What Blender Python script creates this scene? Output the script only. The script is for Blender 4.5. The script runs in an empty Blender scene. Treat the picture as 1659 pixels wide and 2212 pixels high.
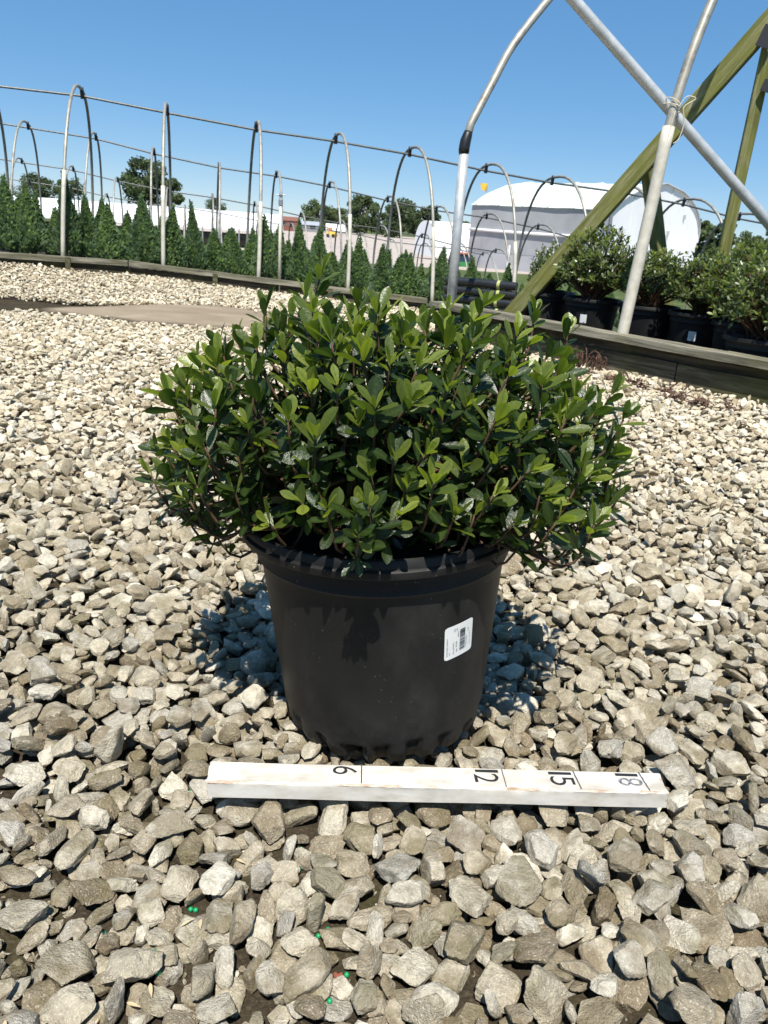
import bpy, bmesh, math, random
import numpy as np
from mathutils import Vector, Matrix, Euler

R_ = math.radians
scene = bpy.context.scene
col = scene.collection
rng = np.random.default_rng(7)
random.seed(7)

# ------------------------------------------------------------------ camera
CAM_H, PITCH, ROLL = 0.54, R_(20.3), R_(4.0)
FW = np.array([0, math.cos(PITCH), -math.sin(PITCH)])
_rt = np.array([1.0, 0, 0]); _up = np.cross(_rt, FW)
RT = math.cos(ROLL) * _rt + math.sin(ROLL) * _up
UP = -math.sin(ROLL) * _rt + math.cos(ROLL) * _up
cam_data = bpy.data.cameras.new('camera')
cam_data.sensor_fit = 'HORIZONTAL'; cam_data.sensor_width = 36.0; cam_data.lens = 36.0 * 1661 / 1659
cam_data.clip_start = 0.02; cam_data.clip_end = 3000
cam_data.dof.use_dof = True; cam_data.dof.focus_distance = 0.80; cam_data.dof.aperture_fstop = 36.0
cam = bpy.data.objects.new('camera', cam_data); col.objects.link(cam)
M = Matrix((( RT[0], UP[0], -FW[0], 0), (RT[1], UP[1], -FW[1], 0), (RT[2], UP[2], -FW[2], CAM_H), (0, 0, 0, 1)))
cam.matrix_world = M
scene.camera = cam

# ------------------------------------------------------------------ sky, sun, exposure
SUN_EL, SUN_AZ = R_(62.0), R_(181.0)       # azimuth clockwise from +Y: the sun stands behind the camera
world = bpy.data.worlds.new('World'); scene.world = world; world.use_nodes = True
wn = world.node_tree; wn.nodes.clear()
sky = wn.nodes.new('ShaderNodeTexSky'); sky.sky_type = 'NISHITA'; sky.sun_disc = False
sky.sun_elevation = SUN_EL; sky.sun_rotation = SUN_AZ; sky.altitude = 3000; sky.air_density = 1.0; sky.dust_density = 0.0; sky.ozone_density = 10.0
bg = wn.nodes.new('ShaderNodeBackground'); bg.inputs['Strength'].default_value = 0.097
sky_gain = wn.nodes.new('ShaderNodeMix'); sky_gain.data_type = 'RGBA'; sky_gain.blend_type = 'MULTIPLY'; sky_gain.inputs[0].default_value = 1.0; sky_gain.inputs[7].default_value = (5.2, 5.2, 5.2, 1)
sky_gam = wn.nodes.new('ShaderNodeGamma'); sky_gam.inputs[1].default_value = 0.5      # flatten the horizon glow
sky_sat = wn.nodes.new('ShaderNodeHueSaturation'); sky_sat.inputs['Saturation'].default_value = 1.46
wo = wn.nodes.new('ShaderNodeOutputWorld')
wn.links.new(sky.outputs[0], sky_gain.inputs[6]); wn.links.new(sky_gain.outputs[2], sky_gam.inputs[0]); wn.links.new(sky_gam.outputs[0], sky_sat.inputs['Color']); wn.links.new(sky_sat.outputs[0], bg.inputs[0]); wn.links.new(bg.outputs[0], wo.inputs[0])
sun_d = bpy.data.lights.new('sun', 'SUN'); sun_d.energy = 5.0; sun_d.angle = R_(0.53); sun_d.color = (1.0, 0.955, 0.88)
sun = bpy.data.objects.new('sun', sun_d); col.objects.link(sun)
sdir = Vector((math.sin(SUN_AZ) * math.cos(SUN_EL), math.cos(SUN_AZ) * math.cos(SUN_EL), math.sin(SUN_EL)))
sun.rotation_euler = sdir.to_track_quat('Z', 'Y').to_euler()
sun.location = (0, -3, 8)
scene.view_settings.view_transform = 'Standard'; scene.view_settings.look = 'None'
scene.view_settings.exposure = 0.50; scene.view_settings.gamma = 1.0; scene.view_settings.use_curve_mapping = False

# ------------------------------------------------------------------ helpers
def tag(o, label=None, cat=None, group=None, kind=None):
    if label: o['label'] = label
    if cat: o['category'] = cat
    if group: o['group'] = group
    if kind: o['kind'] = kind
    return o

def empty(name, loc=(0, 0, 0), rot=(0, 0, 0)):
    o = bpy.data.objects.new(name, None); col.objects.link(o)
    o.location = loc; o.rotation_euler = rot; o.empty_display_size = 0.1
    return o

def link(name, me, mat=None, parent=None, loc=None):
    o = bpy.data.objects.new(name, me); col.objects.link(o)
    if mat is not None and not me.materials: me.materials.append(mat)
    if parent is not None: o.parent = parent
    if loc is not None: o.location = loc
    return o

def np_mesh(name, V, Fc, smooth=True, attrs=None, sharp=None):
    """V (n,3), Fc list of (m,k) int arrays with k = 3 or 4"""
    me = bpy.data.meshes.new(name)
    V = np.asarray(V, np.float32)
    if not isinstance(Fc, list): Fc = [Fc]
    Fc = [np.asarray(f, np.int32) for f in Fc if len(f)]
    me.vertices.add(len(V)); me.vertices.foreach_set('co', V.ravel())
    loops = np.concatenate([f.ravel() for f in Fc]); cnt = np.concatenate([np.full(len(f), f.shape[1], np.int32) for f in Fc])
    me.loops.add(len(loops)); me.loops.foreach_set('vertex_index', loops)
    me.polygons.add(len(cnt)); st = np.zeros(len(cnt), np.int32); st[1:] = np.cumsum(cnt)[:-1]
    me.polygons.foreach_set('loop_start', st)
    me.polygons.foreach_set('use_smooth', np.full(len(cnt), smooth, bool))
    me.update(calc_edges=True); me.validate()
    if attrs:
        for k, v in attrs.items():
            a = me.attributes.new(k, 'FLOAT', 'POINT'); a.data.foreach_set('value', np.asarray(v, np.float32))
    if sharp is not None: me.set_sharp_from_angle(angle=sharp)
    return me

class MB:
    """collects simple shapes into one mesh"""
    def __init__(s): s.V = []; s.F3 = []; s.F4 = []; s.n = 0
    def add(s, V, F3=(), F4=()):
        V = np.asarray(V, float)
        s.V.append(V)
        if len(F3): s.F3.append(np.asarray(F3, int) + s.n)
        if len(F4): s.F4.append(np.asarray(F4, int) + s.n)
        s.n += len(V); return s
    def box(s, c, size, rot=None, jit=0.0):
        h = np.array(size) / 2
        V = np.array([[x, y, z] for x in (-1, 1) for y in (-1, 1) for z in (-1, 1)]) * h
        if jit: V = V + rng.uniform(-jit, jit, V.shape)
        if rot is not None: V = V @ np.array(rot).T
        return s.add(V + np.array(c), F4=[(0, 1, 3, 2), (4, 6, 7, 5), (0, 4, 5, 1), (2, 3, 7, 6), (0, 2, 6, 4), (1, 5, 7, 3)])
    def tube(s, pts, r, n=10, cap=True):
        pts = np.asarray(pts, float); m = len(pts)
        rr = np.broadcast_to(np.asarray(r, float), (m,))
        T = np.gradient(pts, axis=0); T /= np.linalg.norm(T, axis=1)[:, None] + 1e-12
        ref = np.array([0, 0, 1.0]) if abs(T[0][2]) < 0.9 else np.array([1.0, 0, 0])
        V = []
        a = np.linspace(0, 2 * math.pi, n, endpoint=False)
        for i in range(m):
            x = np.cross(ref, T[i]); x /= np.linalg.norm(x) + 1e-12; y = np.cross(T[i], x); ref = y if False else ref
            if i and np.dot(x, px_) < 0: x = -x; y = -y
            px_ = x
            V.append(pts[i] + rr[i] * (np.cos(a)[:, None] * x + np.sin(a)[:, None] * y))
        V = np.concatenate(V)
        F = []
        for i in range(m - 1):
            for j in range(n):
                k = (j + 1) % n
                F.append((i * n + j, i * n + k, (i + 1) * n + k, (i + 1) * n + j))
        F3 = []
        if cap:
            V = np.vstack([V, pts[0], pts[-1]])
            for j in range(n):
                k = (j + 1) % n
                F3.append((m * n, k, j)); F3.append((m * n + 1, (m - 1) * n + j, (m - 1) * n + k))
        return s.add(V, F3, F)
    def sheet(s, grid):
        """grid (a,b,3) -> quads"""
        g_ = np.asarray(grid, float); a, b = g_.shape[:2]
        i, j = np.meshgrid(np.arange(a - 1), np.arange(b - 1), indexing='ij')
        p = (i * b + j).ravel()
        return s.add(g_.reshape(-1, 3), F4=np.stack([p, p + 1, p + b + 1, p + b], 1))
    def mesh(s, name, smooth=False, sharp=None, attrs=None):
        fs = []
        if s.F3: fs.append(np.concatenate(s.F3))
        if s.F4: fs.append(np.concatenate(s.F4))
        return np_mesh(name, np.concatenate(s.V), fs, smooth or sharp is not None, attrs, sharp)
    def build(s, name, mat, parent=None, smooth=False, sharp=None, loc=None):
        return link(name, s.mesh(name, smooth, sharp), mat, parent, loc)

def copy_tree(o, parent=None):
    c = o.copy(); col.objects.link(c); c.parent = parent
    for ch in list(o.children): copy_tree(ch, c)
    return c

# ------------------------------------------------------------------ materials
class NT:
    def __init__(s, name):
        s.m = bpy.data.materials.new(name); s.m.use_nodes = True; s.t = s.m.node_tree
        s.b = s.t.nodes['Principled BSDF']; s.out = s.t.nodes['Material Output']
        s.tc = s.t.nodes.new('ShaderNodeTexCoord')
    def n(s, typ, **kw):
        nd = s.t.nodes.new(typ)
        for k, v in kw.items(): setattr(nd, k, v)
        return nd
    def l(s, a, b): s.t.links.new(a, b)
    def setv(s, **kw):
        for k, v in kw.items(): s.b.inputs[k.replace('_', ' ')].default_value = v
    def noise(s, scale, detail=4, rough=0.55, coord='Object', vec=None, stretch=None, dist=0.0):
        nd = s.n('ShaderNodeTexNoise'); nd.inputs['Scale'].default_value = scale; nd.inputs['Detail'].default_value = detail
        nd.inputs['Roughness'].default_value = rough; nd.inputs['Distortion'].default_value = dist
        src = vec if vec is not None else s.tc.outputs[coord]
        if stretch is not None:
            mp = s.n('ShaderNodeMapping'); mp.inputs['Scale'].default_value = stretch; s.l(src, mp.inputs[0]); src = mp.outputs[0]
        s.l(src, nd.inputs['Vector']); return nd.outputs['Fac']
    def ramp(s, fac, stops, interp='LINEAR'):
        r = s.n('ShaderNodeValToRGB'); e = r.color_ramp; e.interpolation = interp
        while len(e.elements) < len(stops): e.elements.new(0.5)
        for el, (p, c) in zip(e.elements, stops):
            el.position = p; el.color = (*c, 1) if len(c) == 3 else c
        s.l(fac, r.inputs[0]); return r.outputs[0]
    def mix(s, fac, a, b, typ='MIX'):
        m = s.n('ShaderNodeMix', data_type='RGBA', blend_type=typ)
        for sock, v in ((m.inputs[0], fac), (m.inputs[6], a), (m.inputs[7], b)):
            if isinstance(v, (int, float)): sock.default_value = v
            elif isinstance(v, tuple): sock.default_value = (*v, 1) if len(v) == 3 else v
            else: s.l(v, sock)
        return m.outputs[2]
    def math(s, op, a, b=0.0, clamp=False):
        m = s.n('ShaderNodeMath', operation=op, use_clamp=clamp)
        for sock, v in ((m.inputs[0], a), (m.inputs[1], b)):
            if isinstance(v, (int, float)): sock.default_value = v
            else: s.l(v, sock)
        return m.outputs[0]
    def maprange(s, v, a, b, c=0.0, d=1.0):
        m = s.n('ShaderNodeMapRange'); s.l(v, m.inputs[0])
        for i, x in enumerate((a, b, c, d)): m.inputs[i + 1].default_value = x
        return m.outputs[0]
    def bump(s, h, strength=0.3, dist=0.01):
        b = s.n('ShaderNodeBump'); b.inputs['Strength'].default_value = strength; b.inputs['Distance'].default_value = dist
        s.l(h, b.inputs['Height']); s.l(b.outputs[0], s.b.inputs['Normal'])
    def base(s, c):
        if isinstance(c, tuple): s.b.inputs['Base Color'].default_value = (*c, 1)
        else: s.l(c, s.b.inputs['Base Color'])

def mat_simple(name, c, rough=0.6, metal=0.0, var=0.0, scale=8, bump=0.0, bscale=60, spec=0.5):
    t = NT(name); t.setv(Roughness=rough, Metallic=metal); t.b.inputs['Specular IOR Level'].default_value = spec
    if var:
        f = t.noise(scale, 5)
        lo = tuple(max(0, x * (1 - var)) for x in c); hi = tuple(min(1, x * (1 + var)) for x in c)
        t.base(t.ramp(f, [(0.3, lo), (0.7, hi)]))
    else: t.base(c)
    if bump: t.bump(t.noise(bscale, 4), bump, 0.004)
    return t.m

def mat_stone(name, per_object):
    t = NT(name); t.setv(Roughness=0.88); t.b.inputs['Specular IOR Level'].default_value = 0.25
    if per_object:
        oi = t.n('ShaderNodeObjectInfo'); sep = t.n('ShaderNodeSeparateColor'); t.l(oi.outputs['Color'], sep.inputs[0]); rnd, rn2 = sep.outputs[0], sep.outputs[1]
    else:
        a = t.n('ShaderNodeAttribute', attribute_name='rnd'); rnd = a.outputs['Fac']
        a2 = t.n('ShaderNodeAttribute', attribute_name='rn2'); rn2 = a2.outputs['Fac']
    geo = t.n('ShaderNodeNewGeometry'); pos = geo.outputs['Position']
    c = t.ramp(rnd, [(0.0, (0.215, 0.180, 0.130)), (0.14, (0.31, 0.275, 0.215)), (0.36, (0.395, 0.36, 0.29)), (0.58, (0.455, 0.425, 0.355)),
                     (0.76, (0.36, 0.35, 0.325)), (0.90, (0.53, 0.50, 0.43)), (1.0, (0.63, 0.605, 0.54))])
    off = t.n('ShaderNodeVectorMath', operation='ADD'); cmb = t.n('ShaderNodeCombineXYZ'); t.l(t.math('MULTIPLY', rnd, 37.0), cmb.inputs[0]); t.l(t.math('MULTIPLY', rn2, 19.0), cmb.inputs[1])
    t.l(pos, off.inputs[0]); t.l(cmb.outputs[0], off.inputs[1]); v = off.outputs[0]
    mott = t.noise(95, 9, 0.76, vec=v)
    c = t.mix(1.0, c, t.ramp(mott, [(0.30, (0.50, 0.47, 0.41)), (0.5, (0.98, 0.97, 0.95)), (0.68, (1.30, 1.29, 1.26))]), 'MULTIPLY')
    sp = t.noise(520, 3, 0.6, vec=v)
    c = t.mix(t.ramp(sp, [(0.57, (0, 0, 0)), (0.68, (0.65, 0.65, 0.65))]), c, (0.70, 0.67, 0.58))
    # brown silt and olive algae in blotches, more on some stones
    st = t.noise(26, 5, 0.6, vec=v)
    near = t.maprange(t.n('ShaderNodeSeparateXYZ').outputs[1], 0, 1)
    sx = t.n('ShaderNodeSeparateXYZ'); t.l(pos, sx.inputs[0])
    dist_tone = t.maprange(sx.outputs[1], 0.7, 2.0)  # rises with distance: fewer stains and a brighter stone colour
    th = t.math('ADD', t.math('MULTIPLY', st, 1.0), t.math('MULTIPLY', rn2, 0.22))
    stain = t.math('MULTIPLY', t.maprange(th, 0.54, 0.72), t.math('SUBTRACT', 1.0, t.math('MULTIPLY', dist_tone, 0.8)))
    c = t.mix(t.math('MULTIPLY', stain, 0.64), c, t.ramp(t.noise(11, 2, vec=v), [(0.4, (0.145, 0.105, 0.055)), (0.62, (0.135, 0.118, 0.055))]))
    c = t.mix(1.0, c, (1.19, 1.16, 1.085), 'MULTIPLY'); c = t.mix(dist_tone, c, t.mix(1.0, c, (1.36, 1.33, 1.27), 'MULTIPLY'))
    t.base(c)
    b1 = t.noise(120, 7, 0.7, vec=v); b2 = t.noise(480, 3, 0.6, vec=v)
    t.bump(t.math('ADD', b1, t.math('MULTIPLY', b2, 0.35)), 0.9, 0.0055)
    return t.m

def mat_ground():
    t = NT('earth'); t.setv(Roughness=0.95); t.b.inputs['Specular IOR Level'].default_value = 0.15
    sx = t.n('ShaderNodeSeparateXYZ'); t.l(t.tc.outputs['Object'], sx.inputs[0])
    x, y = sx.outputs[0], sx.outputs[1]
    soil = t.ramp(t.noise(14, 6, 0.65), [(0.3, (0.022, 0.017, 0.011)), (0.52, (0.045, 0.035, 0.022)), (0.7, (0.05, 0.048, 0.018))])
    soil = t.mix(t.ramp(t.noise(300, 3), [(0.5, (0, 0, 0)), (0.68, (0.6, 0.6, 0.6))]), soil, (0.10, 0.08, 0.055))
    # bare brown earth patch (same ellipse the stones leave free)
    dirt = t.n('ShaderNodeAttribute', attribute_name='dirt').outputs['Fac']
    dm = t.maprange(t.math('ADD', dirt, t.math('MULTIPLY', t.math('SUBTRACT', t.noise(5, 4), 0.5), 0.3)), 0.04, 0.25)
    dc = t.ramp(t.noise(9, 6, 0.6, stretch=(0.35, 1, 1)), [(0.3, (0.22, 0.175, 0.122)), (0.6, (0.29, 0.235, 0.168)), (0.8, (0.40, 0.345, 0.26))])
    c = t.mix(dm, soil, dc)
    # beyond the first row: dark weed cloth and soil, then rough grass, then a pale lot
    bed = t.n('ShaderNodeAttribute', attribute_name='bed').outputs['Fac']
    bc = t.ramp(t.noise(3, 5), [(0.35, (0.035, 0.032, 0.026)), (0.65, (0.07, 0.062, 0.045))])
    c = t.mix(bed, c, bc)
    gr = t.ramp(t.noise(0.9, 7, 0.7), [(0.3, (0.05, 0.075, 0.022)), (0.55, (0.085, 0.11, 0.035)), (0.75, (0.20, 0.17, 0.10))])
    c = t.mix(t.maprange(y, 16, 20), c, gr)
    lot = t.ramp(t.noise(0.35, 8, 0.7), [(0.3, (0.36, 0.30, 0.26)), (0.7, (0.50, 0.44, 0.39))])
    lm = t.n('ShaderNodeAttribute', attribute_name='lot').outputs['Fac']
    c = t.mix(t.maprange(t.math('ADD', lm, t.math('MULTIPLY', t.math('SUBTRACT', t.noise(0.2, 4), 0.5), 0.5)), 0.4, 0.55), c, lot)
    t.base(c)
    t.bump(t.math('ADD', t.noise(40, 6, 0.65), t.math('MULTIPLY', t.noise(260, 3), 0.4)), 0.6, 0.012)
    return t.m

def mat_leaf(name, per_object, dark, mid, young, rough=0.34, trans=0.42, bump=0.5):
    t = NT(name); t.setv(Roughness=rough); t.b.inputs['Specular IOR Level'].default_value = 0.7
    if per_object:
        oi = t.n('ShaderNodeObjectInfo'); sep = t.n('ShaderNodeSeparateColor'); t.l(oi.outputs['Color'], sep.inputs[0]); tint = sep.outputs[0]
    else: tint = t.n('ShaderNodeAttribute', attribute_name='tint').outputs['Fac']
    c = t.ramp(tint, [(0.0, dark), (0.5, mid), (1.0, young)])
    c = t.mix(0.35, c, t.ramp(t.noise(160, 3), [(0.3, tuple(x * 0.55 for x in mid)), (0.7, tuple(min(1, x * 1.5) for x in mid))]))
    rib = t.n('ShaderNodeAttribute', attribute_name='rib').outputs['Fac']
    c = t.mix(t.math('MULTIPLY', rib, 0.45), c, tuple(min(1, x * 1.9) for x in mid))
    geo = t.n('ShaderNodeNewGeometry')
    c2 = t.mix(t.math('MULTIPLY', geo.outputs['Backfacing'], 0.5), c, tuple(min(1, x * 1.25 + 0.02) for x in mid))
    t.base(c2)
    if bump: t.bump(t.math('ADD', t.noise(9.0, 3), t.math('MULTIPLY', t.noise(34.0, 3), 0.5)) if per_object else t.noise(330, 4), bump * (0.4 if per_object else 1.0), 0.05 if per_object else 0.0012)
    tr = t.n('ShaderNodeBsdfTranslucent'); t.l(t.mix(1.0, c, (1.9, 2.0, 0.75), 'MULTIPLY'), tr.inputs[0])
    mx = t.n('ShaderNodeMixShader'); mx.inputs[0].default_value = trans
    t.l(t.b.outputs[0], mx.inputs[1]); t.l(tr.outputs[0], mx.inputs[2]); t.l(mx.outputs[0], t.out.inputs[0])
    return t.m

def mat_needle(name, a, b, c_, trans=0.2, scale=6):
    t = NT(name); t.setv(Roughness=0.6); t.b.inputs['Specular IOR Level'].default_value = 0.25
    tint = t.n('ShaderNodeAttribute', attribute_name='tint').outputs['Fac']
    oi = t.n('ShaderNodeObjectInfo')
    f = t.math('ADD', t.math('MULTIPLY', tint, 0.75), t.math('MULTIPLY', oi.outputs['Random'], 0.25))
    cc = t.ramp(f, [(0.0, a), (0.5, b), (1.0, c_)])
    t.base(cc)
    tr = t.n('ShaderNodeBsdfTranslucent'); t.l(t.mix(1.0, cc, (1.5, 1.6, 0.8), 'MULTIPLY'), tr.inputs[0])
    mx = t.n('ShaderNodeMixShader'); mx.inputs[0].default_value = trans
    t.l(t.b.outputs[0], mx.inputs[1]); t.l(tr.outputs[0], mx.inputs[2]); t.l(mx.outputs[0], t.out.inputs[0])
    return t.m

def mat_wood(name, cols, stretch, algae=(0.10, 0.105, 0.03), amt=0.5, scale=9):
    t = NT(name); t.setv(Roughness=0.85); t.b.inputs['Specular IOR Level'].default_value = 0.2
    g1 = t.noise(scale, 7, 0.65, stretch=stretch, dist=0.6)
    c = t.ramp(g1, [(0.36, cols[0]), (0.5, cols[1]), (0.63, cols[2])])
    c = t.mix(t.ramp(t.noise(4.5, 5, 0.6), [(0.42, (0, 0, 0)), (0.62, (amt, amt, amt))]), c, algae)
    c = t.mix(t.ramp(t.noise(scale * 2.2, 4, stretch=stretch), [(0.62, (0, 0, 0)), (0.72, (0.7, 0.7, 0.7))]), c, tuple(x * 0.35 for x in cols[0]))
    t.base(c); t.bump(t.noise(scale * 5, 6, 0.7, stretch=stretch), 0.5, 0.004)
    return t.m

def mat_pot():
    t = NT('black_plastic'); t.b.inputs['Specular IOR Level'].default_value = 0.26
    d = t.noise(9, 6, 0.65, stretch=(1, 1, 0.6))
    fine = t.noise(55, 5, 0.7)
    c = t.ramp(d, [(0.35, (0.0085, 0.0085, 0.0085)), (0.55, (0.0125, 0.0123, 0.012)), (0.72, (0.030, 0.029, 0.027))])
    c = t.mix(t.ramp(fine, [(0.60, (0, 0, 0)), (0.80, (0.12, 0.12, 0.12))]), c, (0.12, 0.11, 0.10))
    spk = t.noise(330, 2, 0.5)
    c = t.mix(t.ramp(spk, [(0.735, (0, 0, 0)), (0.77, (0.5, 0.5, 0.5))]), c, (0.25, 0.24, 0.22))
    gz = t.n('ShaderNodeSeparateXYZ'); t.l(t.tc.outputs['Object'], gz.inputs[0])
    low_tone = t.math('MULTIPLY', t.maprange(t.math('ADD', gz.outputs[2], t.math('MULTIPLY', t.noise(14, 6, 0.7), 0.16)), 0.17, 0.08), t.ramp(t.noise(70, 6, 0.75), [(0.35, (0.03, 0.03, 0.03)), (0.7, (0.34, 0.34, 0.34))]))
    c = t.mix(low_tone, c, (0.075, 0.070, 0.060))      # blotchy paler tone towards the bottom of the wall
    scr = t.noise(40, 3, 0.6, stretch=(0.25, 0.25, 6.0))
    c = t.mix(t.ramp(scr, [(0.70, (0, 0, 0)), (0.74, (0.10, 0.10, 0.10))]), c, (0.2, 0.2, 0.2))
    t.base(c)
    t.l(t.maprange(d, 0.3, 0.75, 0.44, 0.62), t.b.inputs['Roughness'])
    t.bump(t.noise(120, 4), 0.06, 0.002)
    return t.m

def mat_pipe(name, c0, c1, rust=0.0, metal=0.35, rough=0.45):
    t = NT(name); t.setv(Roughness=rough, Metallic=metal)
    c = t.ramp(t.noise(22, 5, 0.65), [(0.3, c0), (0.7, c1)])
    if rust: c = t.mix(t.ramp(t.noise(7, 5, 0.6), [(0.58, (0, 0, 0)), (0.66, (rust, rust, rust))]), c, (0.14, 0.065, 0.03))
    t.base(c); t.bump(t.noise(90, 3), 0.04, 0.0006)
    return t.m

def mat_paint():
    t = NT('chipped_white_paint'); t.setv(Roughness=0.55)
    c = t.ramp(t.noise(60, 5, 0.6, stretch=(0.4, 1, 1)), [(0.3, (0.44, 0.40, 0.335)), (0.48, (0.58, 0.55, 0.485)), (0.72, (0.67, 0.65, 0.595))])
    c = t.mix(t.ramp(t.noise(22, 6, 0.7), [(0.52, (0, 0, 0)), (0.70, (0.55, 0.55, 0.55))]), c, (0.50, 0.43, 0.34))
    # bare wood shows along chipped edges
    ed = t.n('ShaderNodeAttribute', attribute_name='edge').outputs['Fac']
    chip = t.maprange(t.math('ADD', t.math('MULTIPLY', ed, 0.47), t.noise(70, 5, 0.7, stretch=(0.3, 1.6, 1.6))), 0.98, 1.05)
    c = t.mix(t.math('MULTIPLY', chip, 0.85), c, t.ramp(t.noise(150, 2), [(0.4, (0.33, 0.19, 0.10)), (0.6, (0.50, 0.36, 0.24))]))
    t.base(c)
    t.bump(t.math('ADD', t.noise(90, 5, 0.65, stretch=(0.35, 1, 1)), t.math('MULTIPLY', chip, -0.8)), 0.35, 0.0012)
    return t.m

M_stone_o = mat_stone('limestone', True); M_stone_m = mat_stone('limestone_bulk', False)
M_ground = mat_ground()
LD, LM, LY = (0.010, 0.020, 0.008), (0.034, 0.060, 0.012), (0.34, 0.40, 0.06)
M_leaf_o = mat_leaf('glossy_leaf', True, LD, LM, LY); M_leaf_m = mat_leaf('glossy_leaf_bulk', False, LD, LM, LY)
M_leaf_b = mat_leaf('leathery_leaf', False, (0.032, 0.048, 0.019), (0.10, 0.135, 0.038), (0.27, 0.31, 0.08), 0.36, 0.33, 0)
M_bark_s = mat_simple('shoot_bark', (0.085, 0.044, 0.022), 0.7, var=0.45, scale=60)
M_soil = mat_simple('potting_soil', (0.022, 0.016, 0.012), 0.95, var=0.6, scale=90, bump=0.8, bscale=160)
M_pot = mat_pot()
M_white_label = mat_simple('label_paper', (0.80, 0.80, 0.77), 0.45, var=0.05, scale=40)
M_ink = mat_simple('black_ink', (0.02, 0.02, 0.022), 0.6)
M_ink_worn = mat_simple('worn_ink', (0.19, 0.20, 0.215), 0.6, var=0.75, scale=260)
M_pencil = mat_simple('pencil_line', (0.09, 0.09, 0.095), 0.7, var=0.7, scale=300)
M_paint = mat_paint()
M_galv = mat_pipe('galvanised_pipe', (0.40, 0.42, 0.42), (0.60, 0.62, 0.61))
M_galv_old = mat_pipe('weathered_pipe', (0.25, 0.245, 0.21), (0.44, 0.42, 0.35), rust=0.5, metal=0.3, rough=0.5)
M_purlin = mat_pipe('purlin_pipe', (0.10, 0.105, 0.10), (0.18, 0.19, 0.18), rust=0.2)
M_cream_pipe = mat_pipe('dusty_cream_pipe', (0.46, 0.43, 0.35), (0.66, 0.62, 0.52), metal=0.1, rough=0.6)
M_tape = mat_simple('black_tape', (0.014, 0.014, 0.015), 0.4)
M_board = mat_wood('weathered_board', ((0.030, 0.025, 0.018), (0.075, 0.064, 0.045), (0.17, 0.148, 0.108)), (0.9, 14, 14), amt=0.55, scale=3.2)
M_board_dark = mat_wood('dark_shade_board', ((0.016, 0.013, 0.010), (0.038, 0.032, 0.024), (0.085, 0.072, 0.052)), (0.9, 14, 14), amt=0.35, scale=3.2)  # dark wood, with the shade under the cap painted into its colour
M_cap = mat_wood('mossy_cap_board', ((0.075, 0.068, 0.05), (0.19, 0.175, 0.13), (0.33, 0.305, 0.235)), (0.9, 14, 14), algae=(0.12, 0.12, 0.05), amt=0.35, scale=3.2)
M_timber = mat_wood('algae_timber', ((0.12, 0.125, 0.04), (0.20, 0.20, 0.075), (0.34, 0.32, 0.19)), (0.6, 9, 9), algae=(0.17, 0.18, 0.035), amt=0.7, scale=5)
M_twine = mat_simple('pale_twine', (0.62, 0.55, 0.42), 0.9, var=0.3, scale=200)
M_poly = mat_simple('white_poly_film', (0.88, 0.89, 0.90), 0.5, var=0.05, scale=0.6)
M_poly_roof = mat_simple('aged_roof_film', (0.66, 0.72, 0.68), 0.5, var=0.08, scale=0.5)
M_curtain = mat_simple('grey_side_curtain', (0.35, 0.355, 0.37), 0.6, var=0.14, scale=0.7)
M_curtain_lo = mat_simple('pale_side_film', (0.40, 0.405, 0.43), 0.6, var=0.12, scale=0.7)
M_darkopen = mat_simple('shaded_benches', (0.05, 0.055, 0.035), 0.9, var=0.6, scale=1.5)
M_steel = mat_simple('grey_steel', (0.30, 0.31, 0.32), 0.5, 0.4)
M_dark = mat_simple('dark_iron', (0.03, 0.03, 0.032), 0.5)
M_yellow = mat_simple('yellow_plastic', (0.85, 0.52, 0.06), 0.5)
M_orange = mat_simple('orange_paint', (0.60, 0.20, 0.05), 0.5)
M_red = mat_simple('faded_red_paint', (0.62, 0.16, 0.12), 0.5)
M_green = mat_simple('tractor_green_paint', (0.04, 0.22, 0.06), 0.4)
M_glass = mat_simple('dark_glass', (0.03, 0.05, 0.08), 0.1)
M_rubber = mat_simple('tyre_rubber', (0.02, 0.02, 0.02), 0.8)
M_brick = mat_simple('brown_brick', (0.20, 0.085, 0.06), 0.85, var=0.3, scale=3)
M_greyroof = mat_simple('grey_roofing', (0.33, 0.35, 0.40), 0.7, var=0.1, scale=1)
M_thuja = mat_needle('evergreen_sprays', (0.085, 0.130, 0.082), (0.170, 0.245, 0.145), (0.26, 0.34, 0.205), 0.55)
M_tree = mat_needle('tree_leaves', (0.050, 0.070, 0.042), (0.105, 0.140, 0.068), (0.18, 0.22, 0.10), 0.4)
M_trunk = mat_simple('tree_bark', (0.10, 0.08, 0.06), 0.9, var=0.3)
M_blackpipe = mat_simple('black_poly_pipe', (0.016, 0.018, 0.021), 0.42, var=0.3, scale=20)
M_band = mat_simple('yellow_green_tape', (0.42, 0.45, 0.16), 0.6)
M_pellet = mat_simple('green_pellet', (0.01, 0.30, 0.11), 0.35)
M_husk = mat_simple('dry_husk', (0.55, 0.43, 0.25), 0.8)
M_redleaf = mat_simple('dry_red_leaf', (0.30, 0.09, 0.06), 0.7, var=0.3, scale=200)
M_redweed = mat_simple('dry_red_weed', (0.115, 0.062, 0.040), 0.8, var=0.5, scale=60)

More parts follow.
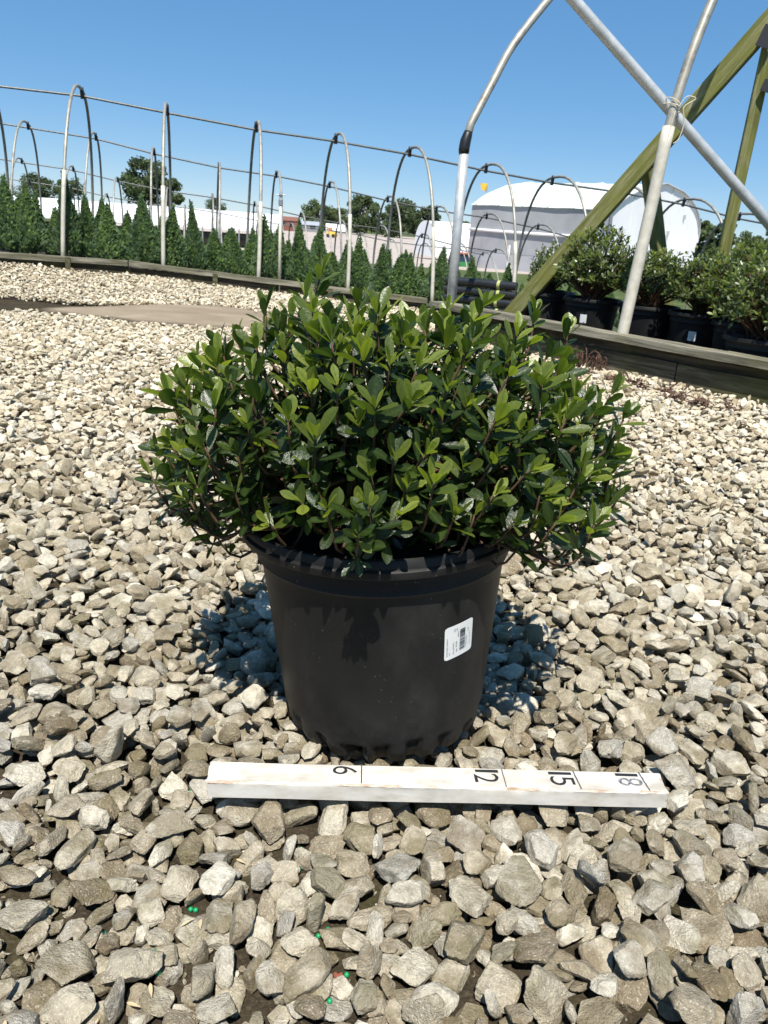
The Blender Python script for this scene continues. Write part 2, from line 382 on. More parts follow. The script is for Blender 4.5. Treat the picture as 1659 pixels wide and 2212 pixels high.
# ------------------------------------------------------------------ terrain
def smst(t):
    t = np.clip(t, 0, 1); return t * t * (3 - 2 * t)
A14 = R_(-14.0)
N14 = np.array([math.sin(A14), math.cos(A14)]); U14 = np.array([math.cos(A14), -math.sin(A14)])   # across / along the far hoop rows
RB_A = np.array([0.83, 3.689]); RB_U = np.array([0.6358, -0.7718]); RB_N = np.array([0.7718, 0.6358])  # near baseboard: point, along, behind
def dirt_mask(x, y):
    dx, dy = x + 1.22, y - 4.62
    a = R_(9); ex = (dx * math.cos(a) + dy * math.sin(a)) / 0.62; ey = (-dx * math.sin(a) + dy * math.cos(a)) / (0.27 + 0.12 * np.clip(dx, -1, 1))
    return np.clip(1.4 - np.sqrt(ex ** 2 + ey ** 2), 0, 1)
def terrain(x, y):
    x = np.asarray(x, float); y = np.asarray(y, float)
    z = -0.077 * (np.clip(x, -8, 6) + 0.4) * smst((y - 4.3) / 1.6) * (1 - smst((y - 14) / 14))
    z = z - 0.125 * np.clip(y - 7, 0, 7) - 0.0175 * np.clip(y - 14, 0, 64)
    return z
SOIL = -0.034      # the stones lie on earth this far under the walking surface
def soil_z(x, y):
    return terrain(x, y) + SOIL + 0.006 * np.sin(x * 5.1 + 1) * np.sin(y * 4.3) + 0.036 * smst(dirt_mask(x, y) * 1.25)

def axis(lims):
    out = []
    for a, b, s in lims: out.append(np.arange(a, b, s))
    return np.concatenate(out + [[lims[-1][1]]])
gx = axis([(-900, -60, 60), (-60, -8, 4), (-8, -4, 0.4), (-4, 4, 0.08), (4, 8, 0.4), (8, 60, 4), (60, 900, 60)])
gy = axis([(-60, -4, 8), (-4, -1, 0.5), (-1, 9, 0.08), (9, 20, 0.5), (20, 100, 4), (100, 1500, 50)])
GX, GY = np.meshgrid(gx, gy)
GZ = soil_z(GX, GY)
d_row = GX * N14[0] + GY * N14[1]; d_rb = (GX - RB_A[0]) * RB_N[0] + (GY - RB_A[1]) * RB_N[1]
bedm = np.maximum(smst((d_row - 5.95) / 0.05), smst((d_rb - 0.02) / 0.05) * (GY > 0.5))
lotm = np.exp(-(((GX + 10) / 45.0) ** 4)) * smst((GY - 44) / 6) * (1 - smst((GY - 230) / 60))
me = MB().sheet(np.stack([GX, GY, GZ], -1)).mesh('ground', True, attrs={'dirt': dirt_mask(GX, GY).ravel(), 'bed': bedm.ravel(), 'lot': lotm.ravel()})
ground = tag(link('ground', me, M_ground), kind='structure')

# ------------------------------------------------------------------ gravel
def ico(sub):
    bm = bmesh.new(); bmesh.ops.create_icosphere(bm, subdivisions=sub, radius=1.0)
    V = np.array([v.co[:] for v in bm.verts]); F = np.array([[v.index for v in f.verts] for f in bm.faces]); bm.free()
    return V / np.linalg.norm(V, axis=1)[:, None], F
ICO = {s: ico(s) for s in (1, 2, 3, 4)}
NSH = 40
FR = {q: rng.normal(size=(3, 4)) * np.array([0.7, 0.7, 0.7, 3]) for q in (7, 13, 24)}
shapes = []      # per shape: dict lod -> (V,F), all within a unit-ish ellipsoid of half axes `ax`
for k in range(NSH):
    npl = rng.integers(6, 10)
    nrm = rng.normal(size=(npl, 3)); nrm /= np.linalg.norm(nrm, axis=1)[:, None]
    for _ in range(25):      # spread the cutting planes
        D = nrm[:, None] - nrm[None]; r2 = (D ** 2).sum(-1) + np.eye(npl)
        nrm = nrm + 0.04 * (D / r2[..., None] ** 1.5).sum(1); nrm /= np.linalg.norm(nrm, axis=1)[:, None]
    nrm = np.vstack([nrm, [[0, 0, 1], [0, 0, -1]]]); d = rng.uniform(0.68, 1.0, len(nrm)); d[-2:] = rng.uniform(0.62, 0.85, 2)
    ax = np.array([1.0, rng.uniform(0.52, 0.92), rng.choice([rng.uniform(0.30, 0.45), rng.uniform(0.45, 0.68)])])
    ph = rng.uniform(0, 6, (3, 3))
    lods = {}
    for s in (1, 2, 3, 4):
        V, F = ICO[s]
        p = 64.0
        q = (np.clip(V @ nrm.T, 1e-3, None) / d) ** p
        r = q.sum(1) ** (-1 / p)
        r = np.minimum(r, 1.18)
        W = V * r[:, None]
        bump = 0.035 * np.sin(W @ np.array([5, 3, 4]) + ph[0, 0]) * np.sin(W @ np.array([-3, 6, 2]) + ph[0, 1]) + 0.016 * np.sin(W @ np.array([11, -7, 9]) + ph[1, 0]) * np.sin(W @ np.array([8, 10, -9]) + ph[1, 1])
        if s > 2:
            for fq, am in ((7.0, 0.020), (13.0, 0.016), (24.0, 0.009)):
                for w_ in range(3):
                    kv = FR[int(fq)][w_]; bump = bump + am * np.abs(np.sin(W @ kv[:3] * fq + kv[3] + k)) - am * 0.6
        lods[s] = (W * (1 + bump)[:, None] * ax, F)
    shapes.append((ax, lods))

POT_C = np.array([0.016, 0.79]); POT_R0 = 0.1145
STK_C = np.array([0.0752, 0.6360]); STK_YAW = math.atan2(0.0300, 0.4495); STK_L, STK_W, STK_T = 0.462, 0.031, 0.0190
CELL = 0.003
PX0, PX1, PY0, PY1 = -1.05, 1.05, 0.16, 2.0
nx, ny = int((PX1 - PX0) / CELL), int((PY1 - PY0) / CELL)
cx_ = PX0 + (np.arange(nx) + 0.5) * CELL; cy_ = PY0 + (np.arange(ny) + 0.5) * CELL
CXg, CYg = np.meshgrid(cx_, cy_)
Hm = soil_z(CXg, CYg); Hm0 = Hm.copy()
ceil_ = np.full(Hm.shape, 9.0)
ceil_[(CXg - POT_C[0]) ** 2 + (CYg - POT_C[1]) ** 2 < (POT_R0 + 0.006) ** 2] = 0.004
sxl = (CXg - STK_C[0]) * math.cos(STK_YAW) + (CYg - STK_C[1]) * math.sin(STK_YAW); syl = -(CXg - STK_C[0]) * math.sin(STK_YAW) + (CYg - STK_C[1]) * math.cos(STK_YAW)
ceil_[(np.abs(sxl) < STK_L / 2 + 0.003) & (syl < STK_W / 2 + 0.003) & (syl > -STK_W / 2 - 0.010)] = 0.0055
owner = np.full(Hm.shape, -1, np.int32)
stones = []     # (shape, R, size, pos, rnd, rn2)
def rot_np(e):
    return np.array(Euler(e).to_matrix())
NST = 17500
for i in range(NST):
    u = rng.random()
    if i < NST * 0.22: size = rng.uniform(0.011, 0.021)
    elif u < 0.60: size = rng.uniform(0.020, 0.029)
    elif u < 0.93: size = rng.uniform(0.028, 0.038)
    else: size = rng.uniform(0.038, 0.048)
    size *= 0.94
    k = int(rng.integers(NSH)); ax = shapes[k][0] * size / 2 * 0.97
    tilt = 0.30 if rng.random() < 0.8 else 0.9
    Rm = rot_np((rng.normal(0, tilt), rng.normal(0, tilt), rng.uniform(0, 6.283)))
    A = Rm @ np.diag(1 / ax ** 2) @ Rm.T
    # footprint and lower / upper surface of the ellipsoid on the grid
    B = np.linalg.inv(A); ex = math.sqrt(B[0, 0]); ey = math.sqrt(B[1, 1])
    mx_, my_ = int(ex / CELL) + 1, int(ey / CELL) + 1
    X, Y = np.meshgrid(np.arange(-mx_, mx_ + 1) * CELL, np.arange(-my_, my_ + 1) * CELL)
    bq = A[0, 2] * X + A[1, 2] * Y; cq = A[0, 0] * X * X + 2 * A[0, 1] * X * Y + A[1, 1] * Y * Y - 1
    disc = bq * bq - A[2, 2] * cq; ok = disc > 0
    if not ok.any(): continue
    sq = np.sqrt(np.where(ok, disc, 0)); lo = np.where(ok, (-bq - sq) / A[2, 2], 9e3); hi = np.where(ok, (-bq + sq) / A[2, 2], -9e3)
    h, w = X.shape
    best = None
    for _ in range(11):
        ix = int(rng.integers(0, nx - w)); iy = int(rng.integers(0, ny - h))
        z = (Hm[iy:iy + h, ix:ix + w] - lo).max()
        if best is None or z < best[0]:
            if ((z + hi) > ceil_[iy:iy + h, ix:ix + w]).any(): continue
            xx_, yy_ = PX0 + (ix + mx_) * CELL, PY0 + (iy + my_) * CELL
            if xx_ < 0.10 and yy_ < 0.66 and z - Hm0[iy + my_, ix + mx_] > 0.0075 + size * (0.42 if xx_ < 0.0 else 0.55) * (1.0 + 0.25 * math.sin(xx_ * 19) * math.sin(yy_ * 23)): continue    # a thin single layer here: the earth shows
            best = (z, ix, iy)
    if best is None: continue
    z, ix, iy = best; z -= 0.0015
    sub = Hm[iy:iy + h, ix:ix + w]; top = z + hi; m = top > sub
    sub[m] = top[m]; owner[iy:iy + h, ix:ix + w][m] = len(stones)
    stones.append((k, Rm, size / 2, np.array([PX0 + (ix + mx_ + 0.5) * CELL, PY0 + (iy + my_ + 0.5) * CELL, z]), rng.random(), rng.random()))
NS = len(stones)
P = np.array([s[3] for s in stones]); S = np.array([s[2] for s in stones])
vis_area = np.bincount(owner[owner >= 0].ravel(), minlength=NS) * CELL ** 2
rel = P - np.array([0, 0, CAM_H]); dep = rel @ FW
uu = (rel @ RT) / dep; vv = (rel @ UP) / dep
inview = (np.abs(uu) < 0.49) & (np.abs(vv) < 0.655) & (dep > 0.1)
shadowed = (np.hypot(P[:, 0] - POT_C[0], P[:, 1] - POT_C[1] - 0.02) < 0.12) | ((np.abs(P[:, 0]) < 0.27) & (P[:, 1] > 0.66) & (P[:, 1] < 1.2))
score = vis_area / dep ** 2 * inview * np.where(shadowed, 0.3, 1)
indiv = np.argsort(-score)[:298]
ind_set = set(indiv.tolist())
# single stones: one object each, sharing the shape meshes
stone_me = []
for k in range(NSH):
    V, F = shapes[k][1][4]
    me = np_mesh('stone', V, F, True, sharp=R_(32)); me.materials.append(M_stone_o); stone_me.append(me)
for i in indiv:
    k, Rm, s, p, r1, r2 = stones[i]
    o = bpy.data.objects.new('stone', stone_me[k]); col.objects.link(o); o.parent = ground
    o.matrix_local = Matrix.Translation(p) @ Matrix(Rm.tolist()).to_4x4() @ Matrix.Diagonal((s, s, s, 1))
    o.color = (r1, r2, 0, 1)
# the rest as one mass
BV, BF, BR, BR2 = [], [], [], []; bn = 0
def add_batch(lod, ks, Rs, ss, ps, r1, r2, squash=None):
    global bn
    for k in range(NSH):
        m = np.where(ks == k)[0]
        if not len(m): continue
        V, F = shapes[k][1][lod]
        W = np.einsum('nij,vj->nvi', Rs[m], V) * ss[m][:, None, None] + ps[m][:, None, :]
        nv = len(V)
        BV.append(W.reshape(-1, 3)); BF.append((F[None] + (bn + np.arange(len(m)) * nv)[:, None, None]).reshape(-1, 3))
        BR.append(np.repeat(r1[m], nv)); BR2.append(np.repeat(r2[m], nv)); bn += nv * len(m)
K = np.array([s[0] for s in stones]); RS = np.array([s[1] for s in stones]); R1 = np.array([s[4] for s in stones]); R2 = np.array([s[5] for s in stones])
rest = np.array([i not in ind_set for i in range(NS)]) & (vis_area > 1.5e-5)
hi_ = rest & inview & (dep < 0.80) & (S > 0.010); lo_ = rest & ~hi_ & inview & (dep < 1.45); vl_ = rest & ~hi_ & ~lo_
add_batch(1, K[vl_], RS[vl_], S[vl_], P[vl_], R1[vl_], R2[vl_])
add_batch(3, K[hi_], RS[hi_], S[hi_], P[hi_], R1[hi_], R2[hi_])
add_batch(2, K[lo_], RS[lo_], S[lo_], P[lo_], R1[lo_], R2[lo_])
# grit and chips washed into the gaps
gq = rng.uniform((-0.75, 0.2), (0.75, 1.25), (16000, 2)); gi = ((gq[:, 0] - PX0) / CELL).astype(int); gj = ((gq[:, 1] - PY0) / CELL).astype(int)
gh = Hm[gj, gi]; keep = (gh < np.percentile(Hm, 16)) & (ceil_[gj, gi] > 1) & (gh < Hm0[gj, gi] + 0.010); gq = gq[keep]; gh = gh[keep]; ng = len(gq)
add_batch(1, rng.integers(0, NSH, ng), np.array([rot_np(e_) for e_ in rng.uniform(0, 6.28, (ng, 3))]), rng.uniform(0.0012, 0.0038, ng), np.column_stack([gq, gh + 0.0012]), rng.random(ng), rng.random(ng))
# farther out: square pieces of the same bed, turned and mirrored
TS = 0.9
tm = (np.abs(P[:, 0] - 0.45) < TS / 2) & (np.abs(P[:, 1] - 1.5) < TS / 2) & (vis_area > 9.5e-5)
TP = P[tm] - np.array([0.45, 1.5, 0]); TP[:, 2] -= soil_z(P[tm][:, 0], P[tm][:, 1])
TK, TR, TSZ = K[tm], RS[tm], S[tm]
def in_yard(x, y):
    a = x * N14[0] + y * N14[1] < 5.99
    b = (x - RB_A[0]) * RB_N[0] + (y - RB_A[1]) * RB_N[1] < 0.015
    e = (x - RB_A[0]) * RB_U[0] + (y - RB_A[1]) * RB_U[1] < -0.98      # beyond the near board's end
    return a & (b | e)
def fill(step, scale, lod, cond):
    for iy in range(-3, 14):
        for ix in range(-12, 13):
            c0 = np.array([ix * step, iy * step + 0.4])
            if not cond(c0): continue
            q = rng.integers(4); ca, sa = [(1, 0), (0, 1), (-1, 0), (0, -1)][q]
            Q = np.array([[ca, -sa, 0], [sa, ca, 0], [0, 0, 1.0]])
            pp = TP @ Q.T * np.array([scale, scale, scale]); pp[:, :2] += c0 + 0.0
            z0 = soil_z(pp[:, 0], pp[:, 1]); pp[:, 2] += z0
            ok = in_yard(pp[:, 0], pp[:, 1])
            ok &= ~((pp[:, 0] > PX0) & (pp[:, 0] < PX1) & (pp[:, 1] > PY0) & (pp[:, 1] < PY1))
            dn = dirt_mask(pp[:, 0], pp[:, 1]) + rng.normal(0, 0.20, len(pp))
            ok &= dn < 0.42
            if not ok.any(): continue
            RR = np.einsum('ij,njk->nik', Q, TR[ok])
            add_batch(lod, TK[ok], RR, TSZ[ok] * scale, pp[ok], rng.random(ok.sum()), rng.random(ok.sum()))
far = lambda c: (c[1] > 3.1 and c[1] < 8.2 and abs(c[0]) < 0.58 * c[1] + 0.75)
mid = lambda c: (-0.6 < c[1] <= 3.1 and abs(c[0]) < 0.62 * max(c[1], 0) + 1.3)
fill(TS, 1.0, 1, mid)
fill(TS * 0.92, 0.92, 1, lambda c: far(c) and c[1] < 4.5)
fill(TS * 0.86, 0.86, 1, lambda c: 4.5 <= c[1] - 0 < 8.2 and abs(c[0]) < 0.58 * c[1] + 0.75)
fill(TS * 1.3, 1.3, 1, lambda c: 2.6 < c[1] < 6.5 and -(0.58 * c[1] + 2.0) < c[0] < -(0.58 * c[1] + 0.70))
me = np_mesh('gravel', np.concatenate(BV), np.concatenate(BF), True, {'rnd': np.concatenate(BR), 'rn2': np.concatenate(BR2)}, sharp=R_(34))
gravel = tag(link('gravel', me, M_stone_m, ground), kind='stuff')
print('stones', NS, 'gravel tris', len(me.polygons))
del BV, BF, BR, BR2

def top_z(x, y):
    ix = int((x - PX0) / CELL); iy = int((y - PY0) / CELL)
    return float(Hm[iy, ix])

# ------------------------------------------------------------------ far baseboards and hoop rows
def hoop_pts(base, nrm, w, h, n=30, lean=(0, 0, 0)):
    """arch in the vertical plane through base along nrm (2D); width w, height h"""
    pts = []
    for a in np.linspace(0, math.pi, n):
        c, s = math.cos(a), math.sin(a)
        off = w / 2 * (1 - math.copysign(abs(c) ** 0.82, c)); zz = h * abs(s) ** 0.86
        f = zz / h
        pts.append((base[0] + nrm[0] * off + lean[0] * f, base[1] + nrm[1] * off + lean[1] * f, base[2] + zz + 0 * f))
    return np.array(pts)

def plank(p0, p1, z0, z1, height, thick, mat, parent, name='plank', depth_dir=None, origin=(0, 0, 0)):
    """a board on edge between two ground points, following their heights"""
    p0 = np.array(p0, float); p1 = np.array(p1, float); d = p1 - p0; L = np.linalg.norm(d); u = d / L; n = np.array([-u[1], u[0]]) if depth_dir is None else np.array(depth_dir)
    ns = max(2, int(L / 0.12)); mb = MB(); g_ = []
    for s in np.linspace(0, 1, ns + 1):
        c = p0 + d * s; z = z0 + (z1 - z0) * s
        j = rng.normal(0, 0.0012, 4)
        ring = [(*(c), z + j[0]), (*(c + n * (thick + j[1])), z + j[0]), (*(c + n * (thick + j[1])), z + height + j[2]), (*c, z + height + j[2])]
        g_.append(ring + [ring[0]])
    mb.sheet(g_)
    a = np.array(g_[0][:4]); b = np.array(g_[-1][:4])
    mb.add(a, F4=[(3, 2, 1, 0)]); mb.add(b, F4=[(0, 1, 2, 3)])
    # local object frame along the board so grain follows it
    V = np.concatenate(mb.V); ang = math.atan2(u[1], u[0]); slope = math.atan2(z1 - z0, L)
    Rm = Matrix.Rotation(ang, 4, 'Z') @ Matrix.Rotation(-slope, 4, 'Y'); T = Matrix.Translation((p0[0], p0[1], z0)) @ Rm
    Ti = np.array(T.inverted()); Vl = V @ Ti[:3, :3].T + Ti[:3, 3]
    me = np_mesh(name, Vl, [np.concatenate(mb.F4)], False); me.materials.append(mat)
    o = bpy.data.objects.new(name, me); col.objects.link(o); o.parent = parent; o.matrix_local = Matrix.Translation([-v for v in origin]) @ T
    return o

SP = 0.68
def hoop_row(d_near, width, t0, k0, k1, height, label, pipe_r, npt, wobble=0.0, boards=True, mats=(None, None), lean=0.0, sleeve=False):
    root = empty('hoop_tunnel_frame', (0, 0, 0))
    tag(root, label, 'hoop tunnel', 'bare hoop tunnel frames beyond the yard')
    ap = []
    for k in range(k0, k1 + 1):
        t = SP * k + t0
        b = N14 * d_near + U14 * t
        zb = float(terrain(b[0], b[1])) - 0.02
        w = 0.02 * math.sin(k * 2.3) * wobble
        le = lean * (4.2 - k)
        p = hoop_pts((b[0], b[1], zb), N14, width, height + 0.015 * math.sin(k * 1.7) * wobble, npt, lean=(U14[0] * (w + le), U14[1] * (w + le), 0))
        # the far foot stands on its own ground
        fz = float(terrain(*(b + N14 * width))) - 0.02 - zb
        p[:, 2] += fz * np.clip(np.linspace(0, 1, len(p)), 0, 1) * (1 - np.clip((p[:, 2] - zb) / height, 0, 1)) 
        hp = MB().tube(p, pipe_r, 8).build('hoop', mats[0], root, smooth=True)
        if sleeve:
            MB().tube([p[0], p[1], p[2], p[3], p[4], p[5]], pipe_r * 1.28, 10).build('ground_post', M_cream_pipe, hp, True)
        i = len(p) // 2
        ap.append(p[i] + np.array([N14[0], N14[1], 0]) * 0.035 + np.array([0, 0, -0.045]))
        MB().tube([p[i] + np.array([0.0, 0.0, 0.012]) + 0.015 * np.r_[N14, 0], ap[-1] + np.array([0, 0, -0.018])], 0.015, 8).build('clamp', M_dark, hp)
    ap = np.array(ap)
    MB().tube(ap, pipe_r * 0.72, 8).build('ridge_purlin', mats[1], root, smooth=True)
    return root, ap

row1, ap1 = hoop_row(6.03, 1.66, -1.6255, -3, 11, 1.235, 'nearest row of bare metal hoops behind the far wooden baseboard', 0.0118, 34, 1.0, mats=(M_galv_old, M_purlin), lean=0.022, sleeve=True)
# its baseboards: two stacked courses of butted planks along the yard
for cz, hgt, off, segs in ((0.000, 0.060, 0.0, (-4.6, -3.1, -1.35, 0.55, 1.72)), (0.062, 0.036, -0.020, (-4.6, -3.1, -0.5, 1.72))):
    for a, b in zip(segs[:-1], segs[1:]):
        q0 = N14 * (5.985 + off) + U14 * (a + 0.004); q1 = N14 * (5.985 + off) + U14 * (b - 0.004)
        plank(q0, q1, float(terrain(*q0)) - 0.012 + cz, float(terrain(*q1)) - 0.012 + cz, hgt, 0.038 if cz == 0 else 0.062, M_board_dark if cz == 0 else M_cap, row1, 'baseboard_plank', N14)
for a in (-2.9, -1.9, -0.9, 0.1, 0.95):
    q = N14 * 5.962 + U14 * a; z = float(terrain(*q))
    MB().box((q[0], q[1], z + 0.022), (0.035, 0.02, 0.09), rot_np((0, 0, -A14))).build('stake', M_board, row1)
row2, ap2 = hoop_row(8.85, 1.62, -1.86 + 0, -4, 10, 1.22, 'second row of bare metal hoops back from the yard', 0.0118, 26, 1.5, mats=(M_galv_old, M_purlin), lean=0.02)
row3, ap3 = hoop_row(11.9, 1.62, -2.54, -5, 11, 1.24, 'third row of bare metal hoops back from the yard', 0.0118, 22, 1.5, mats=(M_galv_old, M_purlin), lean=0.02)
row4, ap4 = hoop_row(14.8, 1.62, -3.0, -6, 13, 1.30, 'fourth and farthest row of bare metal hoops', 0.0118, 18, 1.5, mats=(M_galv_old, M_purlin), lean=0.02)

# sprinkler riser standing at the far baseboard
rz = float(terrain(-0.895, 5.95))
ris = empty('sprinkler_riser', (-0.899, 5.955, rz)); tag(ris, 'thin upright sprinkler riser pipe with small head by far baseboard', 'sprinkler')
MB().tube([(0, 0, -0.02), (0, 0, 0.62)], 0.012, 8).build('pipe', M_cream_pipe, ris, True)
MB().tube([(0, 0, 0.60), (0, 0, 0.635), (0, 0, 0.65), (0, 0, 0.67), (0, 0, 0.69)], [0.016, 0.016, 0.009, 0.015, 0.006], 8).build('sprinkler_head', M_steel, ris)
MB().tube([(-0.03, 0, 0.668), (0.03, 0, 0.668)], 0.005, 6).build('deflector_arm', M_steel, ris)

# ------------------------------------------------------------------ young conical evergreens behind the far baseboard
def spray_cone(seed, H, r0, n):
    r = np.random.default_rng(seed)
    t = r.random(n) ** 0.75; t[:70] = r.uniform(0.93, 1.12, 70)
    prof = np.where(t < 0.18, 0.55 + 0.45 * t / 0.18, np.clip(1 - (t - 0.18) / 0.82, 0, 1) ** 1.2 + 0.015)
    az = r.uniform(0, 6.283, n)
    lump = 1 + 0.16 * np.sin(az * 3 + seed) * np.sin(t * 9 + seed * 2) + 0.10 * np.sin(az * 5 - t * 14)
    rad = r0 * prof * lump * r.uniform(0.45, 1.12, n) ** 0.6
    z = 0.03 + t * H * (1 + 0.03 * np.sin(az * 4))
    c = np.stack([rad * np.cos(az), rad * np.sin(az), z], 1)
    out = np.stack([np.cos(az), np.sin(az), np.full(n, 0.0)], 1)
    d = out * r.uniform(0.25, 0.8, (n, 1)) + np.array([0, 0, 1.0]) * r.uniform(0.55, 1.2, (n, 1)) + r.normal(0, 0.22, (n, 3)); d /= np.linalg.norm(d, axis=1)[:, None]
    s = np.cross(d, r.normal(size=(n, 3))); s /= np.linalg.norm(s, axis=1)[:, None]
    L = r.uniform(0.014, 0.036, n)[:, None]; W = L * r.uniform(0.20, 0.38, n)[:, None]
    V = np.stack([c - s * W * 0.25, c + d * L * 0.5 - s * W, c + d * L, c + d * L * 0.55 + s * W], 1).reshape(-1, 3)
    F = np.arange(4 * n).reshape(n, 4)
    depth_t = np.clip(r.normal(0.45, 0.22, n) + 0.25 * np.sin(az * 3 + t * 7 + seed), 0, 1)
    return np_mesh('foliage', V, F, False, {'tint': np.repeat(depth_t, 4)})
cone_me = [spray_cone(s, 0.42, 0.098 + 0.006 * s, 5200) for s in range(5)]
for m_ in cone_me: m_.materials.append(M_thuja)
trunk_me = MB().tube([(0, 0, -0.05), (0, 0, 0.2), (0, 0, 0.5)], [0.012, 0.009, 0.003], 6).mesh('trunk'); trunk_me.materials.append(M_trunk)
# (distance along the row, distance behind, height factor)
thuja = []
_t0 = [-4.2, -3.97, -3.74, -3.51, -3.28, -3.05, -2.83, -2.60, -2.40, -2.16, -1.93, -1.70, -1.50, -1.26, -1.02, -0.80, -0.55, -0.36, -0.12, 0.13, 0.36, 0.57, 0.80, 1.03, 1.26, 1.50, 1.80, 2.1, 2.4]
_h0 = [1.0, 0.9, 1.04, 0.95, 1.02, 0.98, 1.08, 0.92, 1.02, 0.90, 1.08, 1.04, 0.90, 1.06, 0.88, 0.94, 0.86, 1.02, 0.80, 0.95, 0.90, 0.84, 0.78, 0.94, 0.74, 0.82, 0.8, 0.8, 0.8]
tops, hts = [], []
for t_, h_ in zip(_t0, _h0):
    tops += [t_ + rng.normal(0, 0.02), t_ + 0.115 + rng.normal(0, 0.02)]; hts += [h_ * 1.03, h_ * rng.uniform(0.62, 0.95)]
for i, (t, h) in enumerate(zip(tops, hts)): thuja.append((t + 0.35, 6.20 + 0.07 * (i % 2) + 0.02 * math.sin(i * 2.1), h))
tb = np.arange(-4.2, 3.9, 0.19)
for i, t in enumerate(tb): thuja.append((t + 0.05 * math.sin(i * 5.0), 6.52 + 0.04 * math.sin(i * 3.3), 0.66 + 0.28 * rng.random()))
for i, t in enumerate(np.arange(-4.3, 3.9, 0.40)): thuja.append((t + 0.06 * math.sin(i * 4.0), 6.92 + 0.05 * math.sin(i * 3.3), 0.55 + 0.25 * rng.random()))
_u = ['first', 'second', 'third', 'fourth', 'fifth', 'sixth', 'seventh', 'eighth', 'ninth']
ORD = _u + ['tenth', 'eleventh', 'twelfth', 'thirteenth', 'fourteenth', 'fifteenth', 'sixteenth', 'seventeenth', 'eighteenth', 'nineteenth'] + [t_ if k_ == 0 else b_ + '-' + _u[k_ - 1] for b_, t_ in (('twenty', 'twentieth'), ('thirty', 'thirtieth'), ('forty', 'fortieth'), ('fifty', 'fiftieth'), ('sixty', 'sixtieth'), ('seventy', 'seventieth')) for k_ in range(10)]
rowname = {0: 'front', 1: 'middle', 2: 'back'}
cnt = [0, 0, 0]
for i, (t, d, h) in enumerate(thuja):
    r_ = 0 if d < 6.35 else (1 if d < 6.75 else 2)
    q = N14 * d + U14 * t
    # outside the picture to the side: not needed
    if abs(q[0] / q[1]) > 0.78: continue
    root = empty('conical_evergreen', (q[0], q[1], float(terrain(*q)) + 0.0), (0, 0, rng.uniform(0, 6.28)))
    root.scale = (rng.uniform(0.85, 1.3), rng.uniform(0.85, 1.3), h * rng.uniform(0.86, 1.1)); root.rotation_euler = (R_(rng.normal(0, 3)), R_(rng.normal(0, 3)), rng.uniform(0, 6.28))
    o = bpy.data.objects.new('foliage', cone_me[int(rng.integers(5))]); col.objects.link(o); o.parent = root
    o = bpy.data.objects.new('trunk', trunk_me); col.objects.link(o); o.parent = root
    tag(root, '%s small conical evergreen from the left in the %s line under far hoops' % (ORD[cnt[r_]], rowname[r_]), 'evergreen', 'conical evergreens in the far hoop row')
    cnt[r_] += 1

# ------------------------------------------------------------------ near hoop house at the right: baseboard, pipes, timber
house = empty('hoop_house_frame', (0.284, 4.415, 0)); bpy.context.view_layer.update()
tag(house, 'large bare hoop house frame with galvanised pipes and mossy baseboard', 'hoop house')
HO = (0.284, 4.415, 0)
def rb(s, n=0.0): return RB_A + RB_U * s + RB_N * n
plank(rb(-0.97), rb(0.55), -0.02, -0.02, 0.105, 0.040, M_board, house, 'baseboard_plank', RB_N, HO)
plank(rb(0.556), rb(2.6), -0.02, -0.02, 0.105, 0.040, M_board, house, 'baseboard_plank', RB_N, HO)
plank(rb(-0.97, 0.012), rb(1.1, 0.012), 0.087, 0.075, 0.050, 0.036, M_board_dark, house, 'baseboard_plank', RB_N, HO)
plank(rb(1.106, 0.012), rb(2.6, 0.012), 0.075, 0.068, 0.050, 0.036, M_board_dark, house, 'baseboard_plank', RB_N, HO)
plank(rb(-0.99, -0.040), rb(2.6, -0.040), 0.140, 0.122, 0.030, 0.105, M_cap, house, 'cap_plank', RB_N, HO)
plank(rb(-0.965, 0.041), rb(-0.965, 1.6), -0.02, -0.06, 0.150, 0.040, M_board, house, 'baseboard_plank', RB_U, HO)
def hoop_big(P, w, apex, pts_low):
    P = np.array(P); k = 26
    pts = list(pts_low)
    last = np.array(pts_low[-1]); off0 = (last[:2] - P[:2]) @ RB_N; z0 = last[2]
    # from the last measured point over the ridge and down the far side
    for a in np.linspace(0, 1, k)[1:]:
        off = off0 + (w - off0) * a
        # arch: height as an ellipse through (off0,z0), apex at w/2, foot at w
        s = max(0.0, 1 - abs((off - w / 2) / (w / 2)) ** 2.3) ** (1 / 2.0)
        s0 = max(1e-6, 1 - abs((off0 - w / 2) / (w / 2)) ** 2.3) ** (1 / 2.0)
        zz = apex * s + (z0 - apex * s0) * max(0.0, 1 - a * 3) ** 2
        q = P[:2] + RB_N * off
        pts.append((q[0], q[1], zz))
    return np.array(pts)
def smooth_path(pts, n=8):
    pts = np.asarray(pts, float); out = []
    m = len(pts)
    for i in range(m - 1):
        p0, p1, p2, p3 = pts[max(i - 1, 0)], pts[i], pts[i + 1], pts[min(i + 2, m - 1)]
        for t in np.linspace(0, 1, n, endpoint=False):
            out.append(0.5 * (2 * p1 + (p2 - p0) * t + (2 * p0 - 5 * p1 + 4 * p2 - p3) * t * t + (3 * p1 - p0 - 3 * p2 + p3) * t ** 3))
    out.append(pts[-1]); return np.array(out)
off_h = np.array([-0.284, -4.415, 0])
h1 = hoop_big((0.284, 4.415), 4.4, 2.35, [(0.284, 4.415, -0.02), (0.284, 4.415, 0.5), (0.284, 4.415, 0.961), (0.307, 4.435, 1.065), (0.403, 4.514, 1.27), (0.50, 4.594, 1.467), (0.673, 4.736, 1.711)])
hp1 = smooth_path(h1[3:], 4)
hoop1 = MB().tube(np.vstack([[(0.284, 4.415, 0.93)], hp1]) + off_h, 0.0205, 12).build('hoop', M_galv_old, house, True)
